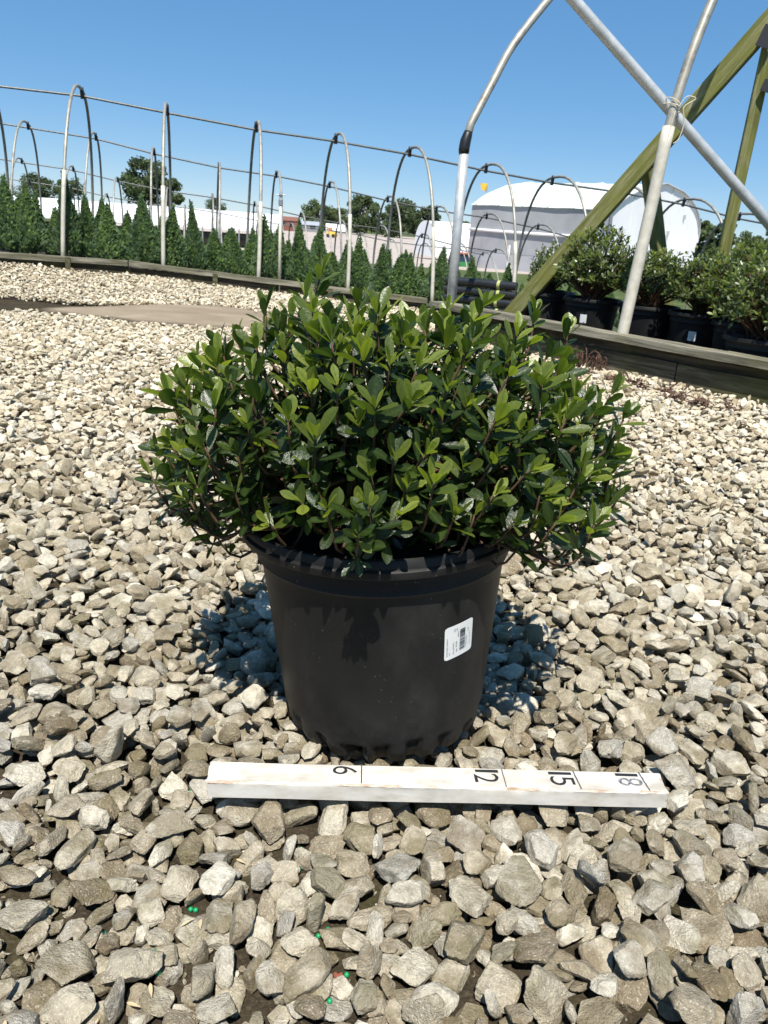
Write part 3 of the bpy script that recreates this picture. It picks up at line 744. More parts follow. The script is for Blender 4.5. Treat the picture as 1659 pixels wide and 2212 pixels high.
MB().tube(np.array([(0.293, 4.423, -0.02), (0.288, 4.419, 0.5), (0.285, 4.416, 0.945)]) + off_h, 0.0265, 14).build('ground_post', M_galv, hoop1, True)
MB().tube(np.array([(0.284, 4.415, 0.925), (0.284, 4.415, 0.95), (0.288, 4.418, 0.985), (0.296, 4.425, 1.015), (0.299, 4.428, 1.03)]) + off_h, [0.0275, 0.029, 0.0285, 0.025, 0.0215], 14).build('tape_wrap', M_tape, hoop1, True)
h2 = hoop_big((1.016, 3.553), 4.4, 2.35, [(1.014, 3.551, -0.02), (1.016, 3.553, 0.158), (1.053, 3.583, 0.664), (1.087, 3.611, 1.092), (1.192, 3.697, 1.494)])
hp2 = smooth_path(h2, 5)
hoop2 = MB().tube(hp2[10:] + off_h, 0.0205, 12).build('hoop', M_galv_old, house, True)
MB().tube(hp2[:15] + off_h, 0.0258, 14).build('ground_post', M_cream_pipe, hoop2, True)
dg = np.array([(0.30, 3.36, 1.617), (0.604, 3.38, 1.372), (1.010, 3.66, 1.075), (1.43, 3.62, 0.72), (1.75, 3.58, 0.455)])
dg = np.array([(0.25, 3.60, 1.74), (0.61, 3.62, 1.445), (1.075, 3.655, 1.087), (1.545, 3.69, 0.725), (1.95, 3.72, 0.40)])
dgo = MB().tube(dg + off_h, 0.0228, 14).build('diagonal_brace_pipe', M_galv, house, True)
# twine knot where the brace crosses the second hoop
kx = np.array([1.083, 3.606, 1.085])
tw = MB()
for i in range(2):
    a = np.linspace(0, 6.283, 22); e1 = np.array([0.62, 0.25, -0.55 + 0.25 * i]); e1 /= np.linalg.norm(e1); e2 = np.array([0.3, -0.95, 0.05 * i])
    e2 -= e1 * (e1 @ e2); e2 /= np.linalg.norm(e2)
    tw.tube(kx + np.array([0, 0.022, 0.012 - 0.014 * i]) + 0.036 * np.cos(a)[:, None] * e1 + 0.048 * np.sin(a)[:, None] * e2, 0.0021, 6)
tw.tube(smooth_path([kx + (0.01, -0.035, -0.005), kx + (0.035, -0.036, 0.035), kx + (0.075, -0.03, 0.03), kx + (0.03, -0.037, -0.005), kx + (0.045, -0.03, -0.06), kx + (0.035, -0.03, -0.12), kx + (0.015, -0.03, -0.14)], 5), 0.0021, 6)
tw.tube(smooth_path([kx + (0.0, -0.03, -0.02), kx + (-0.015, -0.033, -0.15), kx + (-0.02, -0.036, -0.3), kx + (-0.038, -0.04, -0.5), kx + (-0.05, -0.04, -0.75)], 5), 0.0021, 6)
tw.V = [v + off_h for v in tw.V]
tw.build('twine', M_twine, house, True)

# algae-green timber frame behind the pipes
tim = empty('timber_brace_frame', (0.665, 4.60, 0)); tag(tim, 'algae-green timber brace frame of sloping beams behind potted shrubs', 'timber frame')
def timber(p0, p1, w, t, name, parent, roll=0.0):
    p0 = np.array(p0, float); p1 = np.array(p1, float); L = np.linalg.norm(p1 - p0)
    x = (p1 - p0) / L; y = np.cross([0, 0, 1.0], x); y /= np.linalg.norm(y); z = np.cross(x, y)
    if roll:
        y, z = math.cos(roll) * y + math.sin(roll) * z, -math.sin(roll) * y + math.cos(roll) * z
    bm = bmesh.new(); bmesh.ops.create_cube(bm, size=1.0); bmesh.ops.scale(bm, vec=(L, t, w), verts=bm.verts)
    bmesh.ops.bevel(bm, geom=bm.edges[:], offset=0.004, segments=1, affect='EDGES')
    me = bpy.data.meshes.new(name); bm.to_mesh(me); bm.free(); me.materials.append(M_timber)
    o = bpy.data.objects.new(name, me); col.objects.link(o); o.parent = parent
    c = (p0 + p1) / 2 - np.array([0.665, 4.60, 0])
    o.matrix_local = Matrix(((x[0], y[0], z[0], c[0]), (x[1], y[1], z[1], c[1]), (x[2], y[2], z[2], c[2]), (0, 0, 0, 1)))
    return o
b0 = np.array([0.665, 4.60, 0.125]); b1 = np.array([1.552, 4.0, 1.499]); bd = (b1 - b0)
timber(b0 - bd * 0.12, b1 + bd * 0.06, 0.088, 0.040, 'sloping_beam', tim)
timber((1.215, 4.36, 0.985), (1.60, 4.60, 0.0), 0.070, 0.060, 'strut', tim)
po = timber((1.590, 4.03, 1.56), (1.612, 4.14, -0.03), 0.095, 0.045, 'post', tim)
timber((1.562, 4.00, 1.50), (1.580, 4.09, 0.20), 0.028, 0.020, 'batten', tim)
for p, s in (((1.545, 3.963, 1.44), (0.06, 0.008, 0.085)), ((1.60, 3.975, 1.25), (0.05, 0.008, 0.05))):
    MB().box(np.array(p) - np.array([0.665, 4.60, 0]), s, rot_np((0, 0.3, -0.5))).build('bracket', M_dark, tim)

# black pipes stacked behind the corner of the baseboard
for i, z in enumerate((0.243, 0.188, 0.133, 0.078, 0.023)):
    root = empty('drain_pipe', (0.30, 5.24, z - 0.0))
    tag(root, ['topmost', 'second from top', 'third from top', 'fourth from top', 'bottom'][i] + ' black plastic pipe of the stack by the galvanised post', 'pipe', 'stacked black pipes')
    zt = rng.uniform(-0.004, 0.004); l = 0.43 + 0.02 * math.sin(i * 3)
    MB().tube([(0, 0, 0), (l / 2, -0.11, zt), (l, -0.22, zt)], 0.0268, 14).build('tube', M_blackpipe, root, sharp=R_(40))
    MB().tube([(l * 0.74, -0.22 * 0.74, zt * 0.9), (l * 0.78, -0.22 * 0.78, zt)], 0.0277, 14).build('tape_band', M_band, root, sharp=R_(40))

# ------------------------------------------------------------------ nursery pots
def pot_mesh(H=0.252, r0=0.1145, r1=0.1365, rl=0.1540, n=144, detail=True):
    prof = []     # (r, z, kind)
    zs = np.concatenate([np.linspace(0, 0.034, 12), np.linspace(0.040, H - 0.048, 14)])
    for z in zs: prof.append((r0 + (r1 - 0.003 - r0) * z / (H - 0.05), z))
    prof += [(r1 - 0.0022, H - 0.046), (r1 + 0.0012, H - 0.0445), (r1 + 0.0022, H - 0.042), (r1 + 0.0012, H - 0.039), (r1 + 0.0005, H - 0.030), (r1 + 0.001, H - 0.0205),
             (r1 + 0.004, H - 0.0195), (rl - 0.001, H - 0.0185), (rl, H - 0.016), (rl, H - 0.011), (rl - 0.0015, H - 0.0095), (rl - 0.003, H - 0.009), (rl - 0.0036, H - 0.004), (rl - 0.005, H - 0.001), (rl - 0.0075, H), (rl - 0.0095, H - 0.001),
             (rl - 0.0115, H - 0.006), (r1 - 0.0025, H - 0.022), (r1 - 0.006, H - 0.06)]
    a = np.linspace(0, 2 * math.pi, n, endpoint=False)
    G = np.zeros((len(prof), n + 1, 3))
    for i, (r, z) in enumerate(prof):
        rr = np.full(n, r); zz = np.full(n, z)
        if detail and z < 0.035 and i < 12:
            # scalloped skirt: round-headed flutes round the foot, some cut right through
            fl = np.cos(a * 20); head = 0.026 + 0.004 * np.cos(a * 5)
            inten = np.clip((fl - 0.15) / 0.35, 0, 1) * np.clip((head - z) / 0.006, 0, 1)
            big = np.clip((np.cos(a * 4 + 0.9) - 0.93) / 0.03, 0, 1) * np.clip((0.022 - z) / 0.004, 0, 1)
            rr = rr - 0.0075 * inten - 0.016 * big
            rr = rr - 0.004 * np.clip((0.012 - z) / 0.012, 0, 1)
        ring = np.stack([rr * np.cos(a), rr * np.sin(a), zz], 1)
        G[i, :n] = ring; G[i, n] = ring[0]
    return G
def pot_wall_r(z, H=0.252, r0=0.1145, r1=0.1365): return r0 + (r1 - 0.003 - r0) * z / (H - 0.05)
G = pot_mesh(); N_ = G.shape[1] - 1
def ring_mesh(G, name, close_bottom=True, sharp=R_(38)):
    m, n1 = G.shape[:2]; n = n1 - 1
    V = G[:, :n].reshape(-1, 3); F = []
    for i in range(m - 1):
        j = np.arange(n); k = (j + 1) % n
        F.append(np.stack([i * n + j, i * n + k, (i + 1) * n + k, (i + 1) * n + j], 1))
    F3 = []
    if close_bottom:
        V = np.vstack([V, [[0, 0, G[0, 0, 2] + 0.004]]]); j = np.arange(n); F3 = np.stack([np.full(n, len(V) - 1), (j + 1) % n, j], 1)
    return np_mesh(name, V, [np.concatenate(F)] + ([F3] if close_bottom else []), True, sharp=sharp)
ir = 26 + 6      # the lip starts here
pot = empty('nursery_pot', (POT_C[0], POT_C[1], 0.004), (0, R_(-4.2), 0)); tag(pot, 'large black plastic nursery pot in front, with white barcode label, behind the measuring stick', 'plant pot')
body_me = ring_mesh(G[:ir + 1], 'body'); lip_me = ring_mesh(G[ir:], 'rim', False)
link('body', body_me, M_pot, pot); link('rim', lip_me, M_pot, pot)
sg = []
for r in np.linspace(0.0, 0.1322, 12):
    a = np.linspace(0, 6.2832, 40); sg.append(np.stack([r * np.cos(a), r * np.sin(a), 0.222 + 0.004 * np.sin(a * 3 + r * 60) + 0.012 * (1 - r / 0.13)], 1))
soil_me = MB().sheet(sg).mesh('soil', True); link('soil', soil_me, M_soil, pot)
# price label stuck on the pot wall: position by arc length from the front and height
LAB_A, LAB_Z, LAB_TILT = R_(38.5), 0.1435, R_(4.0)
def on_pot(u, v, lift=0.0006):
    """label plane (u right, v up, metres) wrapped on the pot wall"""
    u = np.asarray(u, float); v = np.asarray(v, float)
    uu_ = u * math.cos(LAB_TILT) - v * math.sin(LAB_TILT); vv_ = u * math.sin(LAB_TILT) + v * math.cos(LAB_TILT)
    z = LAB_Z + vv_; r = pot_wall_r(z) + lift; a = -math.pi / 2 + LAB_A + uu_ / r
    return np.stack([r * np.cos(a), r * np.sin(a), z], -1)
LW, LH, LR = 0.0375, 0.0400, 0.0035
gu = np.linspace(-LW / 2, LW / 2, 17); rows = []
for v in np.concatenate([np.linspace(-LH / 2, -LH / 2 + LR, 5), np.linspace(-LH / 2 + LR, LH / 2 - LR, 6)[1:-1], np.linspace(LH / 2 - LR, LH / 2, 5)]):
    e = max(0.0, abs(v) - (LH / 2 - LR)); half = LW / 2 - LR + math.sqrt(max(0.0, LR * LR - e * e))
    rows.append(on_pot(gu / (LW / 2) * half, np.full(17, v)))
label = MB().sheet(rows).build('label_sticker', M_white_label, pot, True)
bars = MB(); rb_ = random.Random(3); y = -0.0135
while y < 0.0125:        # bars of the code run across, stacked up the label
    w = rb_.choice((0.0003, 0.0003, 0.0006, 0.0009))
    uq = np.linspace(0.0005, 0.0078, 5)
    bars.sheet([on_pot(uq, np.full(5, y), 0.0009), on_pot(uq, np.full(5, y + w), 0.0009)]); y += w + rb_.choice((0.0003, 0.0005, 0.0008))
bars.build('barcode', M_ink, label)
def text_mesh(s, size):
    cu = bpy.data.curves.new('text', 'FONT'); cu.body = s; cu.size = size; cu.resolution_u = 3
    ob = bpy.data.objects.new('text', cu); col.objects.link(ob)
    dg_ = bpy.context.evaluated_depsgraph_get(); me = bpy.data.meshes.new_from_object(ob.evaluated_get(dg_))
    bpy.data.objects.remove(ob); bpy.data.curves.remove(cu)
    return me
def label_text(s, size, u0, v0):
    me = text_mesh(s, size); n = len(me.vertices); co = np.zeros(n * 3, np.float32); me.vertices.foreach_get('co', co); co = co.reshape(-1, 3)
    W = on_pot(u0 - co[:, 1], v0 + co[:, 0], 0.0009)      # reads upward
    me.vertices.foreach_set('co', W.astype(np.float32).ravel()); me.update(); me.materials.clear(); me.materials.append(M_ink); me.name = 'lettering'
    link('lettering', me, None, label)
for s, size, u0, v0 in (("azalea hinby's southern", 0.0024, -0.0150, -0.0155), ('red', 0.0024, -0.0118, -0.0150), ('Ctg  part(1.00 L)', 0.0022, -0.0070, -0.0150),
                        ('pot  131323', 0.0026, -0.0030, -0.0130), ('3647515', 0.0022, -0.0010, 0.0040), ('3925', 0.0020, -0.0058, 0.0120), ('1881', 0.0020, -0.0030, 0.0120),
                        ('7 40926 33005 9', 0.0022, 0.0102, -0.0130), ('33805', 0.0018, 0.0125, 0.0060), ('Grown on site, keep watered', 0.0014, 0.0150, -0.0120)):
    label_text(s, size, u0, v0)

# ------------------------------------------------------------------ measuring stick
stk = empty('measuring_stick', (STK_C[0], STK_C[1], 0.0062), (0, R_(0.0), STK_YAW)); tag(stk, 'chipped white wooden measuring stick marked 6, 12, 15, 18 lying on gravel', 'measuring stick')
xs = np.linspace(-STK_L / 2, STK_L / 2, 90); mbs = MB(); edge = []
yz = []      # cross-section with rounded arrises, and how near each point is to an edge
hw, e = STK_W / 2, 0.0016
sec = [(-hw, 0.0), (-hw, STK_T * 0.5), (-hw, STK_T - e * 2), (-hw, STK_T - e), (-hw + e, STK_T), (-hw + 2.2 * e, STK_T), (-hw * 0.4, STK_T), (hw * 0.4, STK_T), (hw - 2.2 * e, STK_T), (hw - e, STK_T), (hw, STK_T - e), (hw, 0.0), (0.0, 0.0), (-hw, 0.0)]
sed = [0.6, 0, 0.5, 1, 1, 0.4, 0, 0, 0.4, 1, 1, 0.6, 0, 0.6]
rows = []
for i, x in enumerate(xs):
    endf = max(0.0, 1 - (STK_L / 2 - abs(x)) / 0.012)
    jj = np.array([[0.00022 * math.sin(x * 31 + q_ * 1.7), 0.00022 * math.sin(x * 23 + q_ * 2.9)] for q_ in range(len(sec))])
    jj[3:5] += rng.normal(0, 0.00022, (2, 2)); jj[-1] = jj[0]
    rows.append([(x + (rng.normal(0, 0.0009) if i in (0, 89) else 0), a + jj[q][0], max(0.0, b + jj[q][1] + (0.0 if b > 0 else -min(0, jj[q][1])))) for q, (a, b) in enumerate(sec)])
    edge += [max(v, endf) for v in sed]
mbs.sheet(np.array(rows))
for r in (rows[0], rows[-1]):
    c = np.mean(np.array(r[:-1]), 0); V = np.vstack([r[:-1], [c]]); k = len(r) - 1
    fl = r is rows[-1]
    mbs.add(V, F3=[((j + 1) % k, j, k) if fl else (j, (j + 1) % k, k) for j in range(k)]); edge += [1.0] * k + [0.7]
me = mbs.mesh('board', False, sharp=R_(30), attrs={'edge': edge}); bo = link('board', me, M_paint, stk)
def digits(s, xr, yr, sx, sy, mat):
    """numerals read from the right-hand end: tops point along +x"""
    me = text_mesh(s, 1.0); n = len(me.vertices); co = np.zeros(n * 3, np.float32); me.vertices.foreach_get('co', co); co = co.reshape(-1, 3)
    cx, cy = (co[:, 0].min() + co[:, 0].max()) / 2, co[:, 1].min(); hgt = co[:, 1].max() - cy; wid = co[:, 0].max() - co[:, 0].min()
    W = np.stack([xr + (co[:, 1] - cy) / hgt * sx, yr - (co[:, 0] - cx) / wid * sy, np.full(n, STK_T + 0.0006)], 1)
    me.vertices.foreach_set('co', W.astype(np.float32).ravel()); me.update(); me.materials.clear(); me.materials.append(mat); me.name = 'numeral'
    # thicken the strokes: stencil brush weight
    bm = bmesh.new(); bm.from_mesh(me); bmesh.ops.dissolve_limit(bm, angle_limit=0.01, verts=bm.verts, edges=bm.edges)
    ed = [e_ for e_ in bm.edges if e_.is_boundary]
    nv = {}
    for v in bm.verts:
        if v.is_boundary:
            d = Vector((0, 0, 0))
            for e_ in v.link_edges:
                if e_.is_boundary:
                    f = e_.link_faces[0]; t = (e_.verts[1].co - e_.verts[0].co).normalized(); nn = t.cross(Vector((0, 0, 1))); mid_ = (e_.verts[0].co + e_.verts[1].co) / 2
                    if (f.calc_center_median() - mid_).dot(nn) > 0: nn = -nn
                    d += nn
            if d.length > 0: nv[v] = d.normalized() * 0.0010
    for v, d in nv.items(): v.co += d + Vector((rng.normal(0, 0.00012), rng.normal(0, 0.00012), 0))
    bm.to_mesh(me); bm.free()
    return link('numeral', me, None, stk)
def mark(x0, w=0.0009, skew=0.0, mat=None):
    g_ = []
    for t in np.linspace(-STK_W / 2 + 0.0022, STK_W / 2 - 0.0012, 14):
        j = rng.normal(0, 0.00012); g_.append([(x0 + j - w / 2 + skew * t, t, STK_T + 0.0006), (x0 + j + w / 2 + skew * t, t, STK_T + 0.0006)])
    MB().sheet(g_).build('scale_mark', mat or M_pencil, stk)
XM = {6: -0.0795, 12: 0.0650, 15: 0.1405, 18: 0.2105}
mark(XM[6], 0.0011, 0.02, M_ink); mark(XM[12], 0.0010); mark(XM[15], 0.0014, -0.06); mark(XM[18], 0.0014, -0.08)
digits('6', XM[6] - 0.028, 0.0055, 0.0225, 0.0100, M_ink)
digits('1', XM[12] - 0.0275, 0.0098, 0.0225, 0.0024, M_ink); digits('2', XM[12] - 0.0295, -0.0008, 0.0230, 0.0110, M_ink)
digits('1', XM[15] - 0.0270, 0.0092, 0.0225, 0.0024, M_ink); digits('5', XM[15] - 0.0270, -0.0022, 0.0230, 0.0112, M_ink)
digits('1', XM[18] - 0.0265, 0.0096, 0.0220, 0.0024, M_ink); digits('8', XM[18] - 0.0260, -0.0010, 0.0230, 0.0095, M_ink_worn)

# ------------------------------------------------------------------ shrub leaves
def leaf_shape(seed, nl=7, fold=0.22, curl=0.10, teeth=True, half=3):
    """obovate leaf of length 1 along +Y, upper side +Z"""
    r = np.random.default_rng(seed); V = []; rib = []
    t = np.array([0, 0.12, 0.28, 0.46, 0.64, 0.79, 0.91, 1.0]) if nl == 8 else np.array([0, 0.3, 0.62, 0.86, 1.0])[:nl] if nl == 5 else np.linspace(0, 1, nl)
    wd = 0.335 * np.clip(t, 0, 1) ** 0.95 * np.clip(1 - t ** 3.0, 0, 1) ** 0.72 + 0.016 * (1 - t); wd[-1] = 0.010
    wd = wd * (1 + r.normal(0, 0.05, nl)) * (0.84 + 0.07 * (seed % 6))
    cz = -curl * (t ** 2) + 0.02 * np.sin(t * 3 + seed)
    sx = 0.03 * np.sin(t * 2.5 + seed)
    us = np.linspace(-1, 1, 2 * half - 1) if half > 1 else np.array([-1, 0, 1])
    us = np.array([-1, -0.5, 0, 0.5, 1]) if half == 3 else np.array([-1, 0, 1])
    for i in range(nl):
        for u in us:
            V.append((sx[i] + u * wd[i], t[i], cz[i] + fold * abs(u) * wd[i] - 0.35 * fold * u * u * wd[i]))
            rib.append(1.0 if u == 0 else 0.0)
    m = len(us); F = [(i * m + j, i * m + j + 1, (i + 1) * m + j + 1, (i + 1) * m + j) for i in range(nl - 1) for j in range(m - 1)]
    return np.array(V), np.array(F), np.array(rib)
LEAF = [leaf_shape(s, 8, 0.12 + 0.16 * (s % 3), -0.04 + 0.075 * (s % 4)) for s in range(6)]
leaf_me = []
for V, F, rib in LEAF:
    me = np_mesh('leaf', V, F, True, {'rib': rib}); me.materials.append(M_leaf_o); leaf_me.append(me)
LEAF_LO = [leaf_shape(s, 5, 0.25, 0.1, half=1) for s in range(4)]

def leaf_frame(axis_, radial, ang, r):
    L = math.cos(ang) * axis_ + math.sin(ang) * radial; Nn = math.sin(ang) * axis_ - math.cos(ang) * radial
    X = np.cross(L, Nn)
    tw_ = r.normal(0, 0.22); tw_ = tw_ * 1.5; X, Nn = math.cos(tw_) * X + math.sin(tw_) * Nn, -math.sin(tw_) * X + math.cos(tw_) * Nn
    return np.stack([X, L, Nn], 1)        # columns: leaf x, y, z

def shoot_leaves(tip, axis_, n, r, size=0.033, spread=1.0, young=1.0, gap=0.0058):
    out = []
    axis_ = axis_ / np.linalg.norm(axis_)
    ref = np.cross(axis_, [0.3, 0.2, 1.0]); ref /= np.linalg.norm(ref); ref2 = np.cross(axis_, ref)
    a0 = r.uniform(0, 6.28)
    for i in range(n):
        az = a0 + i * 2.39996 + r.normal(0, 0.12)
        rad = math.cos(az) * ref + math.sin(az) * ref2
        f = i / max(1, n - 1)
        ang = R_(14 + 62 * f ** 0.95) * spread + r.normal(0, 0.12)
        s = size * ((0.60 + 0.40 * min(1, i / 3.0)) * r.uniform(0.78, 1.18))
        pos = tip - axis_ * gap * max(0, i - 2) * (1.0 + 0.15 * r.normal())
        out.append((pos, leaf_frame(axis_, rad, ang, r), s, float(np.clip(young * (1.12 - 1.1 * f) + r.normal(0, 0.17), 0, 1))))
    return out

def shrub_build(seed, tips, base, hand_dir=None, stem_r=0.0022):
    pass

r = np.random.default_rng(21)
CZ = 0.238         # height of the soil line in the world
C0 = np.array([-0.002, 0.79, CZ])
# silhouette shoots read off the photograph (world x, world z; all close to the pot's own depth), then shoots filling the dome
sil = [(-0.262, .284), (-0.236, .348), (-0.222, .392), (-0.182, .405), (-0.136, .452), (-0.085, .488), (-0.092, .470), (-0.080, .462), (-0.050, .438), (-0.020, .460), (0.012, .452), (0.050, .464), (0.091, .468), (0.116, .452), (0.145, .463), (0.178, .450), (0.216, .400), (0.232, .378),
       (0.262, .306), (0.236, .318), (0.240, .280), (-0.248, .246), (-0.236, .240), (-0.19, .245), (-0.205, .262), (-0.228, .315), (0.20, .262), (0.165, .265), (0.225, .270), (0.18, .285), (-0.215, .285), (-0.17, .275), (-0.225, .275), (0.235, .345), (-0.255, .268), (0.25, .288)]
tips = []
for x, z in sil: tips.append(np.array([x * (0.94 if x < 0 and z < 0.44 else 1.0), 0.79 + r.uniform(-0.06, 0.07), z]))
for x, y_, z in ((-0.020, 0.590, 0.300), (-0.012, 0.602, 0.322), (-0.105, 0.655, 0.280), (-0.118, 0.672, 0.292), (0.115, 0.682, 0.292), (0.055, 0.655, 0.318), (-0.070, 0.645, 0.335), (0.005, 0.640, 0.355), (-0.140, 0.66, 0.310), (0.150, 0.67, 0.315), (0.19, 0.70, 0.28), (-0.19, 0.70, 0.28)): tips.append(np.array([x, y_, z]))
skirt = {}
for i_, x_ in enumerate(np.linspace(-0.150, 0.150, 15)):
    if abs(x_ + 0.02) < 0.012: continue
    y_ = 0.79 - math.sqrt(max(0, 0.128 ** 2 - (x_ * 0.8) ** 2)) + r.normal(0, 0.006)
    skirt[len(tips)] = 1; tips.append(np.array([x_, y_, 0.287 + r.normal(0, 0.006)]))
for a_ in np.linspace(0.3, 2.84, 9):      # and down towards the soil inside the rim
    skirt[len(tips)] = 1; tips.append(np.array([0.10 * math.cos(a_) - 0.002, 0.79 - 0.085 * math.sin(a_), 0.292 + r.normal(0, 0.006)]))
tries = 0
while len(tips) < 415 and tries < 60000:
    tries += 1
    th = r.uniform(0, 2 * math.pi); sp_ = r.uniform(-0.22, 1.0)
    dxy = math.sqrt(max(0, 1 - sp_ * sp_)); d = np.array([math.cos(th) * dxy, math.sin(th) * dxy, sp_])
    k = (abs(d[0] / 0.246) ** 2.5 + abs(d[1] / (0.172 if d[1] < 0 else 0.215)) ** 2.5 + abs(d[2] / (0.215 if d[2] > 0 else 0.10)) ** 2.5) ** (-1 / 2.5)
    p = C0 + np.array([0, 0, 0.012]) + d * k * r.choice([r.uniform(0.88, 1.0), r.uniform(0.55, 0.9)], p=[0.62, 0.38])
    if p[2] < 0.268: continue
    if p[1] < 0.80 and p[2] < 0.560 - 0.41 * p[1] and abs(p[0]) < 0.20: continue
    if p[1] > 0.86 and r.random() < 0.25: continue
    if min(np.linalg.norm(q - p) for q in tips) < 0.0232: continue
    tips.append(p)
leaves = []; branches = {}
for i, p in enumerate(tips):
    v = p - C0; hr = math.hypot(v[0], v[1])
    out = v / (np.linalg.norm(v) + 1e-9)
    ax_ = out * 0.66 + np.array([0, 0, 0.78]) + r.normal(0, 0.17, 3); ax_ /= np.linalg.norm(ax_)
    if i in skirt: ax_ = np.array([v[0] * 5, v[1] * 6, 0.35]) + r.normal(0, 0.15, 3); ax_ /= np.linalg.norm(ax_)
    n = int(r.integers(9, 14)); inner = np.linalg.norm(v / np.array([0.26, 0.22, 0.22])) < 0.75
    leaves += shoot_leaves(p, ax_, n, r, size=r.uniform(0.0230, 0.0325), young=(0.25 if inner else r.uniform(0.7, 1.25)), gap=0.0036)  # inner shoots get a darker tint: shade inside the dome put into the colour
    # stem: rises from the crown and bends into the shoot
    st0 = C0 + np.array([r.normal(0, 0.018), r.normal(0, 0.018), -0.012]); m1 = C0 + v * np.array([0.45, 0.45, 0.35]) + np.array([0, 0, 0.02]) + r.normal(0, 0.01, 3); m2 = p - ax_ * 0.055
    path = smooth_path([st0, m1, m2, p - ax_ * 0.002], 4)
    key = int((math.atan2(v[1], v[0]) + math.pi) / (2 * math.pi) * 11.999)
    branches.setdefault(key, MB()).tube(path, np.linspace(0.0026, 0.0010, len(path)), 6)
    # a few leaves further down the stem
    for q in range(6):
        f = r.uniform(0.42, 0.9); j = int(f * (len(path) - 2)); t_ = path[j + 1] - path[j]; t_ /= np.linalg.norm(t_) + 1e-9
        leaves += shoot_leaves(path[j], t_, 2, r, size=0.027, spread=1.2, young=0.02)  # darkest tint, so the shaded interior is painted into these leaves too
shrub = empty('azalea_shrub', (POT_C[0], POT_C[1], CZ)); tag(shrub, 'dense glossy green shrub growing in the large pot in front', 'shrub')
so = np.array([POT_C[0], POT_C[1], CZ])
# keep leaves out of the pot wall
def ok_leaf(pos, Rm, s):
    tipp = pos + Rm[:, 1] * s
    for q in (pos, tipp):
        rr = math.hypot(q[0] - POT_C[0] + 0.015, q[1] - POT_C[1])
        if q[2] < 0.266 and rr < 0.160 and rr > 0.124: return False
        if q[2] < 0.245 and rr < 0.160: return False
    return True
leaves = [l for l in leaves if ok_leaf(l[0], l[1], l[2])]
LP = np.array([l[0] + l[1][:, 1] * l[2] * 0.5 for l in leaves]); LN = np.array([l[1][:, 2] for l in leaves])
relL = LP - np.array([0, 0, CAM_H]); dL = relL @ FW
# rough visibility: nearest leaves in a coarse angular grid
gu_ = np.floor((relL @ RT) / dL / 0.009).astype(int); gv_ = np.floor((relL @ UP) / dL / 0.009).astype(int)
first = {}
for i in np.argsort(dL): first.setdefault((gu_[i], gv_[i]), i)
face = np.abs((LN * relL).sum(1)) / np.linalg.norm(relL, axis=1)
vis = np.zeros(len(leaves)); vis[list(first.values())] = 1
sc = vis * (0.25 + face) * np.array([l[2] for l in leaves]) ** 2 / dL ** 2
pick = set(np.argsort(-sc)[:298].tolist())
print('leaves', len(leaves), 'tips', len(tips))
LV, LF, LT, LRb = [], [], [], []; ln = 0
for i, (pos, Rm, s, ti) in enumerate(leaves):
    k = i % 6
    if i in pick:
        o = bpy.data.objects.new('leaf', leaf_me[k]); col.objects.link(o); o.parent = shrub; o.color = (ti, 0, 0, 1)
        o.matrix_local = Matrix.Translation(pos - so) @ Matrix(Rm.tolist()).to_4x4() @ Matrix.Diagonal((s, s, s, 1))
    else:
        V, F, rib = LEAF_LO[k % 4] if ti < 0.22 else LEAF[k]; W = V @ Rm.T * s + (pos - so)
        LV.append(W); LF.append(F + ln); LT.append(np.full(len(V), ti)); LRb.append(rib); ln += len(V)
me = np_mesh('foliage', np.concatenate(LV), np.concatenate(LF), True, {'tint': np.concatenate(LT), 'rib': np.concatenate(LRb)})
tag(link('foliage', me, M_leaf_m, shrub), kind='stuff')
for k_, mb in branches.items():
    mb.V = [v - so for v in mb.V]; mb.build('branch', M_bark_s, shrub, True)

# ------------------------------------------------------------------ potted shrubs behind the near baseboard
def bg_shrub(seed, w, h, ntip):
    rr = np.random.default_rng(seed); V_, F_, T_, n_ = [], [], [], 0; stems = MB()
    for i in range(ntip):
        th = rr.uniform(0, 6.283); spn = rr.uniform(-0.08, 1.0); dx = math.sqrt(max(0, 1 - spn * spn))
        d = np.array([math.cos(th) * dx, math.sin(th) * dx, spn]); k = (abs(d[0] / w) ** 2.5 + abs(d[1] / w) ** 2.5 + abs(d[2] / (h * 0.72)) ** 2.5) ** -0.4
        p = np.array([0, 0, h * 0.37]) + d * k * rr.uniform(0.6, 1.05)
        ax_ = d * 0.7 + np.array([0, 0, 0.6]) + rr.normal(0, 0.2, 3); ax_ /= np.linalg.norm(ax_)
        for pos, Rm, s, ti in shoot_leaves(p, ax_, int(rr.integers(7, 11)), rr, size=0.034, young=rr.uniform(0.5, 1.1)):
            V, F, rib = LEAF_LO[int(rr.integers(4))]
            V_.append(V @ Rm.T * s + pos); F_.append(F + n_); T_.append(np.full(len(V), ti)); n_ += len(V)
        if i % 3 == 0:
            stems.tube(smooth_path([(rr.normal(0, 0.02), rr.normal(0, 0.02), -0.02), p * np.array([0.4, 0.4, 0.45]), p], 3), np.linspace(0.006, 0.002, 7), 5)
    f = np_mesh('foliage', np.concatenate(V_), np.concatenate(F_), True, {'tint': np.concatenate(T_), 'rib': np.zeros(n_)}); f.materials.append(M_leaf_b)
    s_ = stems.mesh('stem', True); s_.materials.append(M_bark_s)
    return f, s_
BG = [bg_shrub(s, 0.195, 0.33, 360) for s in (1, 2, 3)]
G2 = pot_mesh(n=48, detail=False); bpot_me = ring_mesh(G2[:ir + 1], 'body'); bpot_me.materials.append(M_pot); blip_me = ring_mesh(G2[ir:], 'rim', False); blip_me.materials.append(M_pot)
bsoil_me = soil_me
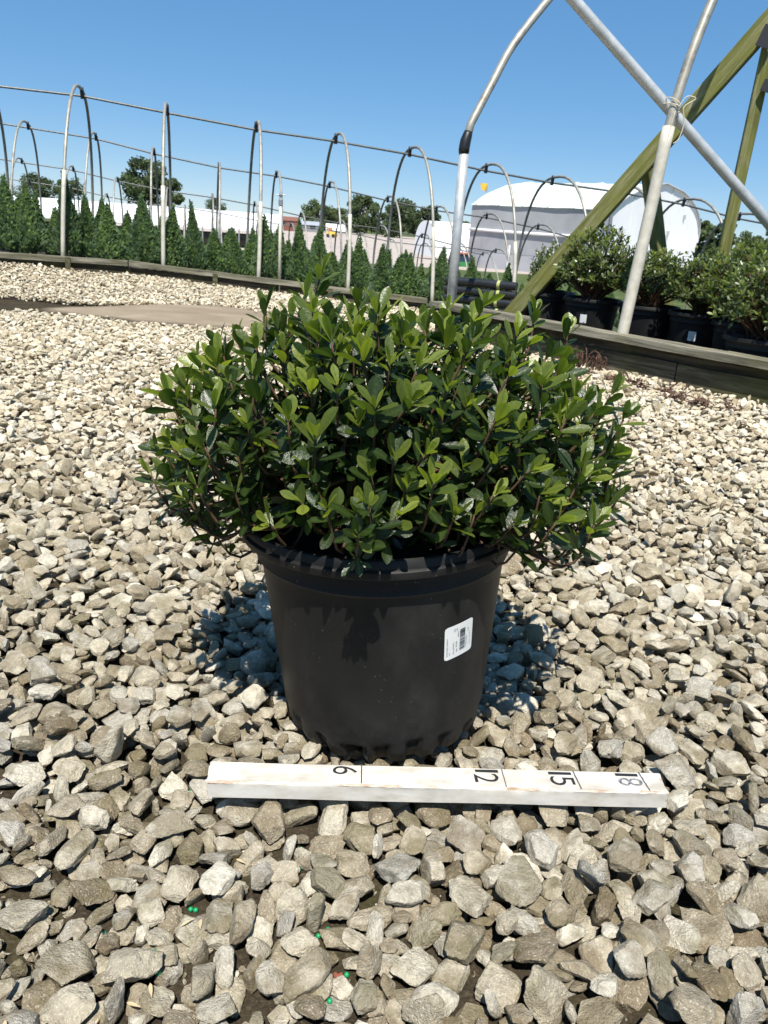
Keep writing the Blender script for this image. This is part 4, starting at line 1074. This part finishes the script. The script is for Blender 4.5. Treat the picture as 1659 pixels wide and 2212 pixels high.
pots_at = [(0.865, 4.66, 0.0, 'first potted shrub from the left behind the mossy baseboard', 0.62), (1.055, 4.365, 0.0, 'second potted shrub from the left behind the mossy baseboard, left of cream pipe', 1.08),
           (1.295, 4.140, 0.0, 'third potted shrub from the left, half hidden by the cream pipe', 0.92), (1.470, 3.860, 0.0, 'fourth potted shrub from the left, right of the cream pipe', 0.95),
           (1.565, 3.55, -0.01, 'fifth potted shrub from the left behind the mossy baseboard', 1.02), (1.505, 3.235, -0.030, 'nearest low potted shrub at the right edge behind the baseboard', 1.05),
           (1.80, 4.04, 0.0, 'back potted shrub below the grooved timber post', 1.05), (1.92, 3.72, 0.0, 'rear potted shrub at the far right edge', 1.12)]
for i, (x, y, z, lab, sc_) in enumerate(pots_at):
    p_ = empty('nursery_pot', (x, y, z), (R_(rng.uniform(-1.5, 1.5)), R_(rng.uniform(-1.5, 1.5)), rng.uniform(0, 6.28)))
    p_.scale = (1.05, 1.05, 1.0)
    tag(p_, 'black nursery pot of the ' + lab.replace(', ', ' ').replace('potted ', '').replace(' behind the mossy baseboard', ''), 'plant pot', 'black pots behind the near baseboard')
    for nm, m_ in (('body', bpot_me), ('rim', blip_me), ('soil', bsoil_me)):
        o = bpy.data.objects.new(nm, m_); col.objects.link(o); o.parent = p_
    s_ = empty('potted_shrub', (x, y, z + 0.225), (0, 0, i * 1.3)); s_.scale = (sc_, sc_, max(sc_, 0.86) * (0.92 + 0.06 * math.sin(i * 2)))
    tag(s_, lab, 'shrub', 'potted shrubs behind the near baseboard')
    f, st = BG[i % 3]
    for nm, m_ in (('foliage', f), ('stem', st)):
        o = bpy.data.objects.new(nm, m_); col.objects.link(o); o.parent = s_
    if i in (1, 3):
        p_.rotation_euler = (0, 0, 0)
        a = R_(-118 if i == 1 else -122); zc = 0.15; q = []
        for zz in (zc - 0.022, zc + 0.022): q.append([(math.cos(a + da) * (pot_wall_r(zz) + 0.001), math.sin(a + da) * (pot_wall_r(zz) + 0.001), zz) for da in (-0.13, -0.06, 0, 0.06, 0.13)])
        MB().sheet(np.array(q)).build('label_sticker', M_white_label, p_, True)

# ------------------------------------------------------------------ small things on the gravel
pel_me = np_mesh('fertiliser_pellet', ICO[3][0] * 0.0022, ICO[3][1], True); pel_me.materials.append(M_pellet)
pel = [(-0.262, 0.60), (-0.255, 0.575), (-0.275, 0.555), (-0.19, 0.645), (-0.185, 0.635), (-0.30, 0.47), (-0.215, 0.485), (-0.20, 0.482), (-0.13, 0.50), (-0.137, 0.515), (-0.131, 0.478), (-0.138, 0.470), (-0.133, 0.463), (-0.141, 0.458), (-0.15, 0.455),
       (-0.155, 0.448), (-0.158, 0.452), (-0.162, 0.446), (-0.159, 0.442), (-0.153, 0.446), (-0.152, 0.398), (-0.149, 0.394), (-0.146, 0.391), (-0.144, 0.37), (-0.122, 0.365), (-0.175, 0.368), (-0.17, 0.36), (-0.06, 0.55), (-0.05, 0.575), (-0.02, 0.535), (-0.01, 0.53), (-0.028, 0.48), (-0.022, 0.486), (-0.03, 0.474), (0.005, 0.455), (-0.02, 0.43)]
for x, y in pel:
    # settle into the lowest spot near by
    best = min(((top_z(x + dx, y + dy), x + dx, y + dy) for dx in np.arange(-0.008, 0.0081, 0.004) for dy in np.arange(-0.008, 0.0081, 0.004)))
    o = bpy.data.objects.new('fertiliser_pellet', pel_me); col.objects.link(o); o.location = (best[1] + rng.normal(0, 0.0015), best[2] + rng.normal(0, 0.0015), best[0] + 0.0022)
    tag(o, 'tiny round green fertiliser pellet lying between the front stones', 'pellet', 'green fertiliser pellets among the stones')
def strip(name, x, y, L, W, yaw, mat, label, cat, group=None):
    V, F, rib = leaf_shape(3, 6, 0.3, 0.12, half=1)
    me = np_mesh(name, V * np.array([W / 0.43, L, L]), F, True, {'rib': rib}); me.materials.append(mat)
    o = bpy.data.objects.new(name, me); col.objects.link(o); zz = max(top_z(x, y), top_z(x - math.sin(yaw) * L, y + math.cos(yaw) * L), top_z(x - math.sin(yaw) * L / 2, y + math.cos(yaw) * L / 2))
    o.location = (x, y, zz + 0.002); o.rotation_euler = (R_(rng.uniform(-8, 8)), R_(rng.uniform(-15, 15)), yaw); tag(o, label, cat, group)
strip('dry_leaf', -0.008, 0.443, 0.016, 0.009, 0.2, M_redleaf, 'small dry reddish leaf lying on the front gravel', 'leaf')
for i, (x, y, yaw) in enumerate(((-0.148, 0.41, 0.4), (-0.155, 0.405, 1.2), (-0.128, 0.475, 0.2), (-0.185, 0.40, 2.9), (-0.24, 0.372, 0.4), (-0.135, 0.485, 2.2), (-0.105, 0.55, 0.9))):
    strip('dry_husk', x, y, 0.013, 0.0035, yaw, M_husk, 'slim straw coloured seed husk lying on the front gravel', 'husk', 'seed husks on the gravel')
# dry red weeds along the foot of the near baseboard
def weed(seed, h, n):
    rr = np.random.default_rng(seed); mb = MB()
    for i in range(n):
        a = rr.uniform(0, 6.28); l = h * rr.uniform(0.5, 1); s = rr.uniform(0.2, 1.3)
        p0 = np.array([rr.normal(0, 0.012), rr.normal(0, 0.012), 0]); p1 = p0 + np.array([math.cos(a) * l * 0.3 * s, math.sin(a) * l * 0.3 * s, l * 0.7]); p2 = p1 + np.array([math.cos(a) * l * 0.5 * s, math.sin(a) * l * 0.5 * s, l * rr.uniform(-0.35, 0.3)])
        mb.tube(smooth_path([p0, p1, p2], 3), 0.0022, 5)
        for q in range(2):
            c = p1 + (p2 - p1) * rr.random() + rr.normal(0, 0.006, 3); dv = rr.normal(size=3) * 0.008; ev = rr.normal(size=3) * 0.003
            mb.add([c, c + dv + ev, c + dv * 2, c + dv - ev], F4=[(0, 1, 2, 3)])
    return mb.mesh('weed')
WM = [weed(1, 0.11, 10), weed(2, 0.035, 16), weed(3, 0.03, 14)]
for m_ in WM: m_.materials.append(M_redweed)
WP = [(0.10, -0.03, 0, 1.2, 'tall dry red weed standing against the mossy baseboard, left one'), (0.19, -0.03, 0, 1.0, 'tall dry red weed standing against the mossy baseboard, right one'),
      (0.22, -0.16, 1, 1.0, None), (0.36, -0.17, 2, 1.1, None), (0.45, -0.14, 1, 1.3, None), (0.52, -0.20, 2, 1.3, None), (0.62, -0.16, 1, 1.0, None), (0.72, -0.25, 1, 1.5, None), (0.84, -0.27, 2, 1.4, None), (0.92, -0.20, 1, 0.9, None), (0.30, -0.33, 2, 0.8, None), (0.55, -0.42, 1, 0.6, None), (0.10, -0.14, 2, 1.1, None)]
_lo = sorted(q_[0] for q_ in WP if q_[4] is None)
for i, (s, nn_, k, sc_, lab) in enumerate(WP):
    q = rb(s, nn_); o = bpy.data.objects.new('dry_weed', WM[k]); col.objects.link(o); o.location = (q[0], q[1], -0.014 if k else -0.02); o.scale = (sc_, sc_, sc_ * (1 if k == 0 else 0.7)); o.rotation_euler = (0, 0, i * 1.1)
    tag(o, lab or '%s low dry red weed patch from the left along the mossy baseboard' % ORD[_lo.index(s)], 'weed', 'dry red weeds by the near baseboard')

# ------------------------------------------------------------------ far greenhouses and things
EYE = np.array([0, 0, CAM_H])
def away(p, k): return EYE + (np.array(p, float) - EYE) * k
# long low white tunnel at the left
def arch_tunnel(root, P0, P1, z0, halfw, rise, side, mat, name='poly_cover', n=12, ends=True, e=0.9, low=0.35):
    P0 = np.array(P0, float); P1 = np.array(P1, float); u = (P1 - P0) / np.linalg.norm(P1 - P0); nrm = np.array([-u[1], u[0]])
    g_ = []
    L = np.linalg.norm(P1 - P0); m = max(3, int(L / 1.2))
    for s in np.linspace(0, 1, m + 1):
        c = P0 + (P1 - P0) * s; row = []
        for a in np.linspace(0, math.pi, n):
            x = -math.copysign(abs(math.cos(a)) ** e, math.cos(a)) * halfw; z = side + rise * math.sin(a) ** e - 0.02 * (1 - abs(math.cos(s * m * math.pi)))
            row.append((c[0] + nrm[0] * x, c[1] + nrm[1] * x, z0 + z))
        row = [(row[0][0], row[0][1], z0 + side * low)] + row + [(row[-1][0], row[-1][1], z0 + side * low)]
        g_.append(row)
    g_ = np.array(g_)
    MB().sheet(g_).build(name, mat, root, sharp=R_(50))
    if ends:
        for r_ in (g_[0], g_[-1]):
            c = r_.mean(0); V = np.vstack([r_, [c]]); k = len(r_)
            MB().add(V, F3=[(i, i + 1, k) for i in range(k - 1)] + [(k - 1, 0, k)]).build('end_panel', mat, root)
lp0, lp1 = away((-17.2, 29.4, 0), 2)[:2], away((-5.25, 34.0, 0), 2)[:2]
zl = float(terrain(-20, 64)) - 0.1
lg = empty('long_greenhouse', (0, 0, 0)); tag(lg, 'long low white plastic greenhouse far off at the left', 'greenhouse')
arch_tunnel(lg, lp0, lp1, zl, 2.2, 1.05, 1.72, M_poly, e=0.9, low=0.80)
dlg = (lp1 - lp0); nl_ = np.array([dlg[1], -dlg[0]]) / np.linalg.norm(dlg)
for i in range(18):
    q = lp0 + dlg * (i + 0.5) / 18 + nl_ * 2.21; MB().box((q[0], q[1], zl + 0.75), (0.09, 0.09, 1.5)).build('side_post', M_steel, lg)
q0, q1 = lp0 + nl_ * 1.2, lp1 + nl_ * 1.2
MB().tube([(q0[0], q0[1], zl + 0.62), (q1[0], q1[1], zl + 0.62)], 0.52, 8).build('bench_row', M_darkopen, lg)
# half-round white greenhouse in the middle
dg0 = away((0.98, 37.2, 0), 2)[:2]; ddir = np.array([0.93, 0.37]); dz_ = float(terrain(3, 76)) - 0.05
dgh = empty('round_greenhouse', (0, 0, 0)); tag(dgh, 'round-topped white plastic greenhouse left of the tall one', 'greenhouse')
arch_tunnel(dgh, dg0, dg0 + ddir * 9, dz_, 2.35, 2.3, 1.05, M_poly, e=0.85, n=16)
MB().box((dg0[0] + 5.3, dg0[1] + 0.2, dz_ + 0.7), (2.6, 0.3, 1.5), rot_np((0, 0, 0.38))).build('side_boards', M_trunk, dgh)
# tall gabled greenhouse
T = lambda p: away(p, 1.6)
Aa, Cc = T((7.455, 30, 1.66)), T((3.15, 35, 1.40)); Bb = T((12.47, 35.0, 1.30))
tz0 = float(terrain(10, 50)) - 0.1
tg = empty('gabled_greenhouse', (Aa[0], Aa[1], tz0)); tag(tg, 'tall white gabled greenhouse with grey side curtain and bright end wall', 'greenhouse')
to = np.array([Aa[0], Aa[1], tz0])
a2, b2 = Aa[:2], Bb[:2]; wv = (b2 - a2); W_ = np.linalg.norm(wv); wv /= W_; lv = np.array([-wv[1], wv[0]]); Lg = np.linalg.norm(Cc[:2] - a2)
eave = Aa[2] - tz0; apexh = T((9.711, 32.5, 2.80))[2] - tz0
def gpt(w, l, z): return np.array([wv[0] * w + lv[0] * l, wv[1] * w + lv[1] * l, z])
prof = [(0, eave), (0.055, eave + (apexh - eave) * 0.22), (0.12, eave + (apexh - eave) * 0.42), (0.30, eave + (apexh - eave) * 0.80), (0.5, apexh), (0.70, eave + (apexh - eave) * 0.84), (0.80, eave + (apexh - eave) * 0.66), (0.88, eave + (apexh - eave) * 0.43), (0.94, eave + (apexh - eave) * 0.17), (0.98, eave - 0.25), (1.0, eave - 0.8), (1.0, eave - 1.4)]
gr_ = []
for l in np.linspace(-0.12, Lg, 12):
    gr_.append([gpt(w * W_ + (-0.15 if i == 0 else 0), l, z - 0.03 * abs(math.sin(l * 2.2))) for i, (w, z) in enumerate(prof)])
MB().sheet(gr_).build('roof_cover', M_poly_roof, tg, sharp=R_(60))
for l in np.linspace(0.6, Lg - 0.4, 6):
    MB().tube([gpt(w * W_ + (-0.15 if i == 0 else 0), l, z + 0.015) for i, (w, z) in enumerate(prof[:-1])], 0.045, 6).build('roof_rib', M_poly_roof, tg, True)
MB().tube([gpt(w * W_, -0.1, z + 0.02) for w, z in prof], 0.06, 6).build('end_arch', M_curtain_lo, tg, True)
for w in (0.2, 0.4, 0.6, 0.8):
    zt_ = np.interp(w, [q_[0] for q_ in prof], [q_[1] for q_ in prof]); MB().tube([gpt(W_ * w, -0.02, 0), gpt(W_ * w, -0.02, zt_)], 0.025, 6).build('wall_stud', M_poly_roof, tg)
gab = [gpt(w * W_, 0, z) for w, z in prof] + [gpt(W_, 0, 0), gpt(0, 0, 0)]; cG = gpt(W_ / 2, 0, eave * 0.5)
MB().add(np.vstack([gab, [cG]]), F3=[(i, (i + 1) % len(gab), len(gab)) for i in range(len(gab))]).build('end_wall', M_poly, tg)
def side_panel(z0, z1, mat, name, out=0.0, l0=0.0):
    MB().sheet([[gpt(-out - 0.03 * math.sin(l * 3) ** 2, l, z) for l in np.linspace(l0, Lg, 14)] for z in np.linspace(z0, z1, 4)]).build(name, mat, tg, True)
side_panel(eave * 0.62, eave - 0.02, M_curtain, 'upper_curtain', 0.02); side_panel(eave * 0.26, eave * 0.60, M_curtain, 'lower_curtain', 0.0); side_panel(0.0, eave * 0.255, M_curtain_lo, 'side_film', 0.03)
MB().tube([gpt(-0.1, l, eave * 0.61 - 0.05 * math.sin(l / Lg * 3.14)) for l in np.linspace(0, Lg, 9)], 0.085, 8).build('curtain_roll', M_poly, tg, True)
far_end = [gpt(w * W_, Lg, z) for w, z in prof] + [gpt(W_, Lg, 0), gpt(0, Lg, 0)]
MB().add(np.vstack([far_end, [gpt(W_ / 2, Lg, 1)]]), F3=[(i, len(far_end), (i + 1) % len(far_end)) for i in range(len(far_end))]).build('back_wall', M_poly, tg)
for l in (0.02, Lg * 0.33, Lg * 0.66, Lg): MB().tube([gpt(-0.14, l, 0), gpt(-0.14, l, eave * 0.40)], 0.07, 6).build('side_post', M_poly, tg)
MB().tube([gpt(-0.12, -0.1, eave * 0.25), gpt(-0.12, -0.1, eave * 0.98)], 0.09, 6).build('corner_post', M_steel, tg)
for w, z in ((0.62, eave * 0.75), (0.78, eave * 1.02), (0.10, eave * 0.72)):
    MB().box(gpt(W_ * w, -0.03, z), (0.16, 0.16, 0.26)).build('vent_hood', M_curtain, tg)
MB().box(gpt(W_ * 0.36, -0.06, eave * 0.44), (1.9, 0.1, 0.12), rot_np((0, 0, math.atan2(wv[1], wv[0])))).build('door_rail', M_steel, tg)
for w in (0.29, 0.43): MB().box(gpt(W_ * w, -0.05, eave * 0.22), (0.1, 0.1, eave * 0.43)).build('door_jamb', M_steel, tg)
for o in [c for c in tg.children]: pass

# green tractor by the round greenhouse
tq = away((2.52, 34.0, 0), 1.6); tzq = away((2.5, 34, -0.96), 1.6)[2] - 0.12
tr = empty('tractor', (tq[0], tq[1], tzq), (0, 0, 0.3)); tag(tr, 'green tractor with red cab roof parked by the round greenhouse', 'tractor')
MB().box((0, 0, 0.50), (0.95, 1.5, 0.36)).build('body', M_green, tr)
MB().box((0, 0.1, 0.92), (0.82, 0.9, 0.50), jit=0.04).build('cab', M_glass, tr)
MB().box((0, 0.1, 1.22), (0.95, 1.05, 0.09), jit=0.02).build('cab_roof', M_red, tr)
for sx_ in (-1, 1):
    for yy, rr in ((0.55, 0.42), (-0.6, 0.28)):
        MB().tube([(sx_ * 0.42, yy, rr), (sx_ * 0.64, yy, rr)], rr, 16).build('wheel', M_rubber, tr, sharp=R_(40))

# small far buildings and vehicles beyond the pale lot
def house_far(name, p, k, w, d, h, rise, wall, roofm, label, cat, rz=0.0):
    q = away(p, k); root = empty(name, (q[0], q[1], q[2]), (0, 0, rz)); tag(root, label, cat)
    MB().box((0, d / 2, h / 2 - 0.6), (w, d, h + 1.2)).build('wall', wall, root)
    MB().add([(-w / 2 - .2, -0.2, h), (w / 2 + .2, -0.2, h), (w / 2 + .2, d / 2, h + rise), (-w / 2 - .2, d / 2, h + rise), (-w / 2 - .2, d + .2, h), (w / 2 + .2, d + .2, h)], F3=[(0, 3, 4), (1, 5, 2)], F4=[(0, 1, 2, 3), (3, 2, 5, 4)]).build('roof', roofm, root)
    return root
hb = house_far('brick_house', (-13.4, 95, -0.2), 2.2, 4.4, 5, 1.5, 1.0, M_brick, M_brick, 'small brown brick house far behind the evergreens', 'house')
for wx in (-1.1, 0.9): MB().box((wx, -0.03, 0.8), (0.7, 0.08, 0.7)).build('window', M_glass, hb)
hs = house_far('storage_shed', (-10.5, 90, -0.15), 2.4, 6.8, 5, 0.8, 0.95, M_steel, M_greyroof, 'low grey-roofed shed far beyond the pale lot', 'shed')
MB().box((1.2, -0.03, 0.35), (1.4, 0.08, 0.9)).build('door', M_dark, hs)
tn = empty('white_tunnel_tent', tuple(away((-7.1, 85, -0.30), 2.4))); tag(tn, 'small white tunnel cover far off before the dark trees', 'tunnel')
arch_tunnel(tn, (-2.4, 0), (2.4, 0.6), 0, 1.6, 1.3, 0.6, M_poly, e=0.95)
cv = empty('parked_van', tuple(away((-4.9, 80, -0.22), 3.0)), (0, 0, 0.4)); tag(cv, 'white van parked far off beyond the pale lot', 'van')
MB().box((0, 0, 0.85), (1.9, 1.5, 0.75), jit=0.05).build('body', M_poly, cv); MB().box((0.1, 0, 1.35), (1.3, 1.4, 0.45), jit=0.08).build('cab', M_glass, cv)
for xx in (-0.6, 0.6): MB().tube([(xx, -0.8, 0.32), (xx, 0.8, 0.32)], 0.32, 12).build('wheel', M_rubber, cv)
mc = empty('yellow_loader', tuple(away((-6.2, 70, -0.62), 2.2))); tag(mc, 'orange and yellow loader machine on the pale lot', 'machine')
MB().box((0, 0, 0.75), (1.5, 1.2, 0.6), jit=0.06).build('body', M_yellow, mc); MB().box((-0.25, 0, 1.4), (0.8, 1.0, 0.75), jit=0.06).build('cab', M_orange, mc); MB().box((0.95, 0, 0.4), (0.35, 1.4, 0.5), jit=0.06).build('bucket', M_yellow, mc)
for xx in (-0.5, 0.5): MB().tube([(xx, -0.65, 0.35), (xx, 0.65, 0.35)], 0.35, 12).build('wheel', M_rubber, mc)

# orange-yellow flag on a thin pole, yellow marker post
fp = away((1.104, 12, 1.163), 1.0); fz = float(terrain(1.1, 12))
fl = empty('flag_marker', (fp[0], fp[1], fz)); tag(fl, 'small orange-yellow flag on a thin pole above the hoops', 'flag')
MB().tube([(0.05, 0, 0), (0.05, 0, fp[2] - fz + 0.07)], 0.002, 6).build('pole', M_steel, fl)
MB().sheet([[(-0.055 + 0.02 * t + 0.105 * s * (1 - 0.25 * t), 0.015 * math.sin(s * 5 + t * 2), fp[2] - fz + 0.055 - 0.11 * t * (0.75 + 0.25 * s)) for s in np.linspace(0, 1, 6)] for t in np.linspace(0, 1, 5)]).build('cloth', M_yellow, fl, True)
yp = away((1.814, 14, -0.073), 1.0); yz_ = float(terrain(yp[0], yp[1]))
ym = empty('marker_post', (yp[0], yp[1], yz_)); tag(ym, 'short yellow marker post in front of the grey side curtain', 'post')
MB().box((0, 0, 0.15), (0.05, 0.05, 0.95 + 0.0), rot_np((0, 0.1, 0))).build('stake', M_yellow, ym)

# ------------------------------------------------------------------ trees far off
def tree(p_base, height, width, seed, label, dens=1.0, low=0.18):
    rr = np.random.default_rng(seed)
    root = empty('broadleaf_tree', tuple(p_base), (0, 0, 0)); tag(root, label, 'tree', 'trees on the horizon')
    tk = MB().tube([(0, 0, -1.5), (0.05 * width, 0, height * 0.3), (0, 0, height * 0.7)], [height * 0.035, height * 0.025, height * 0.01], 8)
    nb = 34; cl = []
    for i in range(nb):
        a = rr.uniform(0, 6.283); zf = rr.uniform(low, 0.92); rad = width / 2 * (1 - abs((zf - 0.45) / 0.62) ** 2.2) * rr.uniform(0.35, 0.86)
        c = np.array([math.cos(a) * rad, math.sin(a) * rad, height * zf]); cl.append((c, rr.uniform(0.11, 0.2) * width * (1.15 - 0.4 * zf)))
        tk.tube([(0, 0, height * zf * 0.55), c * np.array([0.6, 0.6, 0.92]), c], [height * 0.012, height * 0.007, height * 0.003], 5)
    tk.build('trunk', M_trunk, root)
    C, S_, T_ = [], [], []
    for c, s in cl:
        n = int(140 * dens); d = rr.normal(size=(n, 3)); d /= np.linalg.norm(d, axis=1)[:, None]
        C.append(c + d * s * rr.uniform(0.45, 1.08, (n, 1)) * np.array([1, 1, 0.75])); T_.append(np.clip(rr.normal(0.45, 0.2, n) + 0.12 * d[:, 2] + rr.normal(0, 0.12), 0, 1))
    C = np.concatenate(C); T_ = np.concatenate(T_); n = len(C)
    ls = height * 0.031 * rr.uniform(0.6, 1.4, (n, 1)); d1 = rr.normal(size=(n, 3)); d1 /= np.linalg.norm(d1, axis=1)[:, None]; d2 = np.cross(d1, rr.normal(size=(n, 3))); d2 /= np.linalg.norm(d2, axis=1)[:, None]
    V = np.stack([C - d1 * ls, C - d2 * ls * 0.8 + d1 * ls * 0.1, C + d1 * ls, C + d2 * ls * 0.8], 1).reshape(-1, 3)
    me = np_mesh('crown', V, np.arange(4 * n).reshape(n, 4), False, {'tint': np.repeat(T_, 4)})
    link('crown', me, M_tree, root)
K2 = 2.0
TR = [((-53.8, 110, 0.6), 2.0, 5.0, 'low dark tree at the far left edge of the horizon'), ((-49.5, 110, 0.7), 3.4, 5.6, 'round dark tree above the white greenhouse, left of the pair'), ((-45.3, 111, 0.8), 3.1, 5.0, 'round dark tree above the white greenhouse, right of the pair'),
      ((-34.0, 110, 0.7), 6.3, 7.4, 'largest lone tree behind the second far hoop'), ((-31.0, 109, 0.9), 3.9, 3.6, 'lower right companion of the largest lone tree'), ((-29.8, 130, 1.1), 2.0, 3.7, 'small far tree over the end of the white greenhouse'),
      ((-12.6, 120, -0.6), 4.1, 5.6, 'left tree of the dark middle clump'), ((-9.8, 123, -0.6), 3.3, 4.6, 'lower tree set back in the dark middle clump'), ((-6.0, 120, -0.8), 5.4, 6.2, 'tall centre tree of the dark middle clump'),
      ((-0.6, 110, -0.9), 5.2, 5.6, 'tall tree just left of the round greenhouse'), ((3.2, 111, -0.9), 4.6, 5.0, 'rounded tree behind the round greenhouse'), ((-2.6, 118, -0.8), 3.2, 4.0, 'low tree filling the gap in the middle clump'), ((9.0, 118, -0.9), 3.0, 3.4, 'small tree behind the galvanised post'),
      ((28.6, 80, -0.9), 4.35, 3.6, 'tree at the right edge of the gabled greenhouse'), ((30.9, 80, -0.9), 4.2, 3.4, 'tree behind the grooved timber post'), ((32.6, 77, -0.9), 3.3, 3.6, 'lower dark tree right of the grooved post'), ((34.6, 76, -0.9), 3.9, 4.2, 'dark tree at the right edge of the picture'), ((37.5, 78, -0.9), 4.2, 4.4, 'tree closing the far right of the horizon'),
      ((26.2, 84, -0.9), 3.6, 3.6, 'tree behind the bright end wall'), ((-23.5, 130, -0.3), 1.7, 3.0, 'low bush-like tree right of the white greenhouse')]
for i, (p, h, w, lab) in enumerate(TR):
    tree(away(p, K2), h * K2, w * K2, 40 + i, lab, 1.0, 0.08 if i > 12 else 0.15)
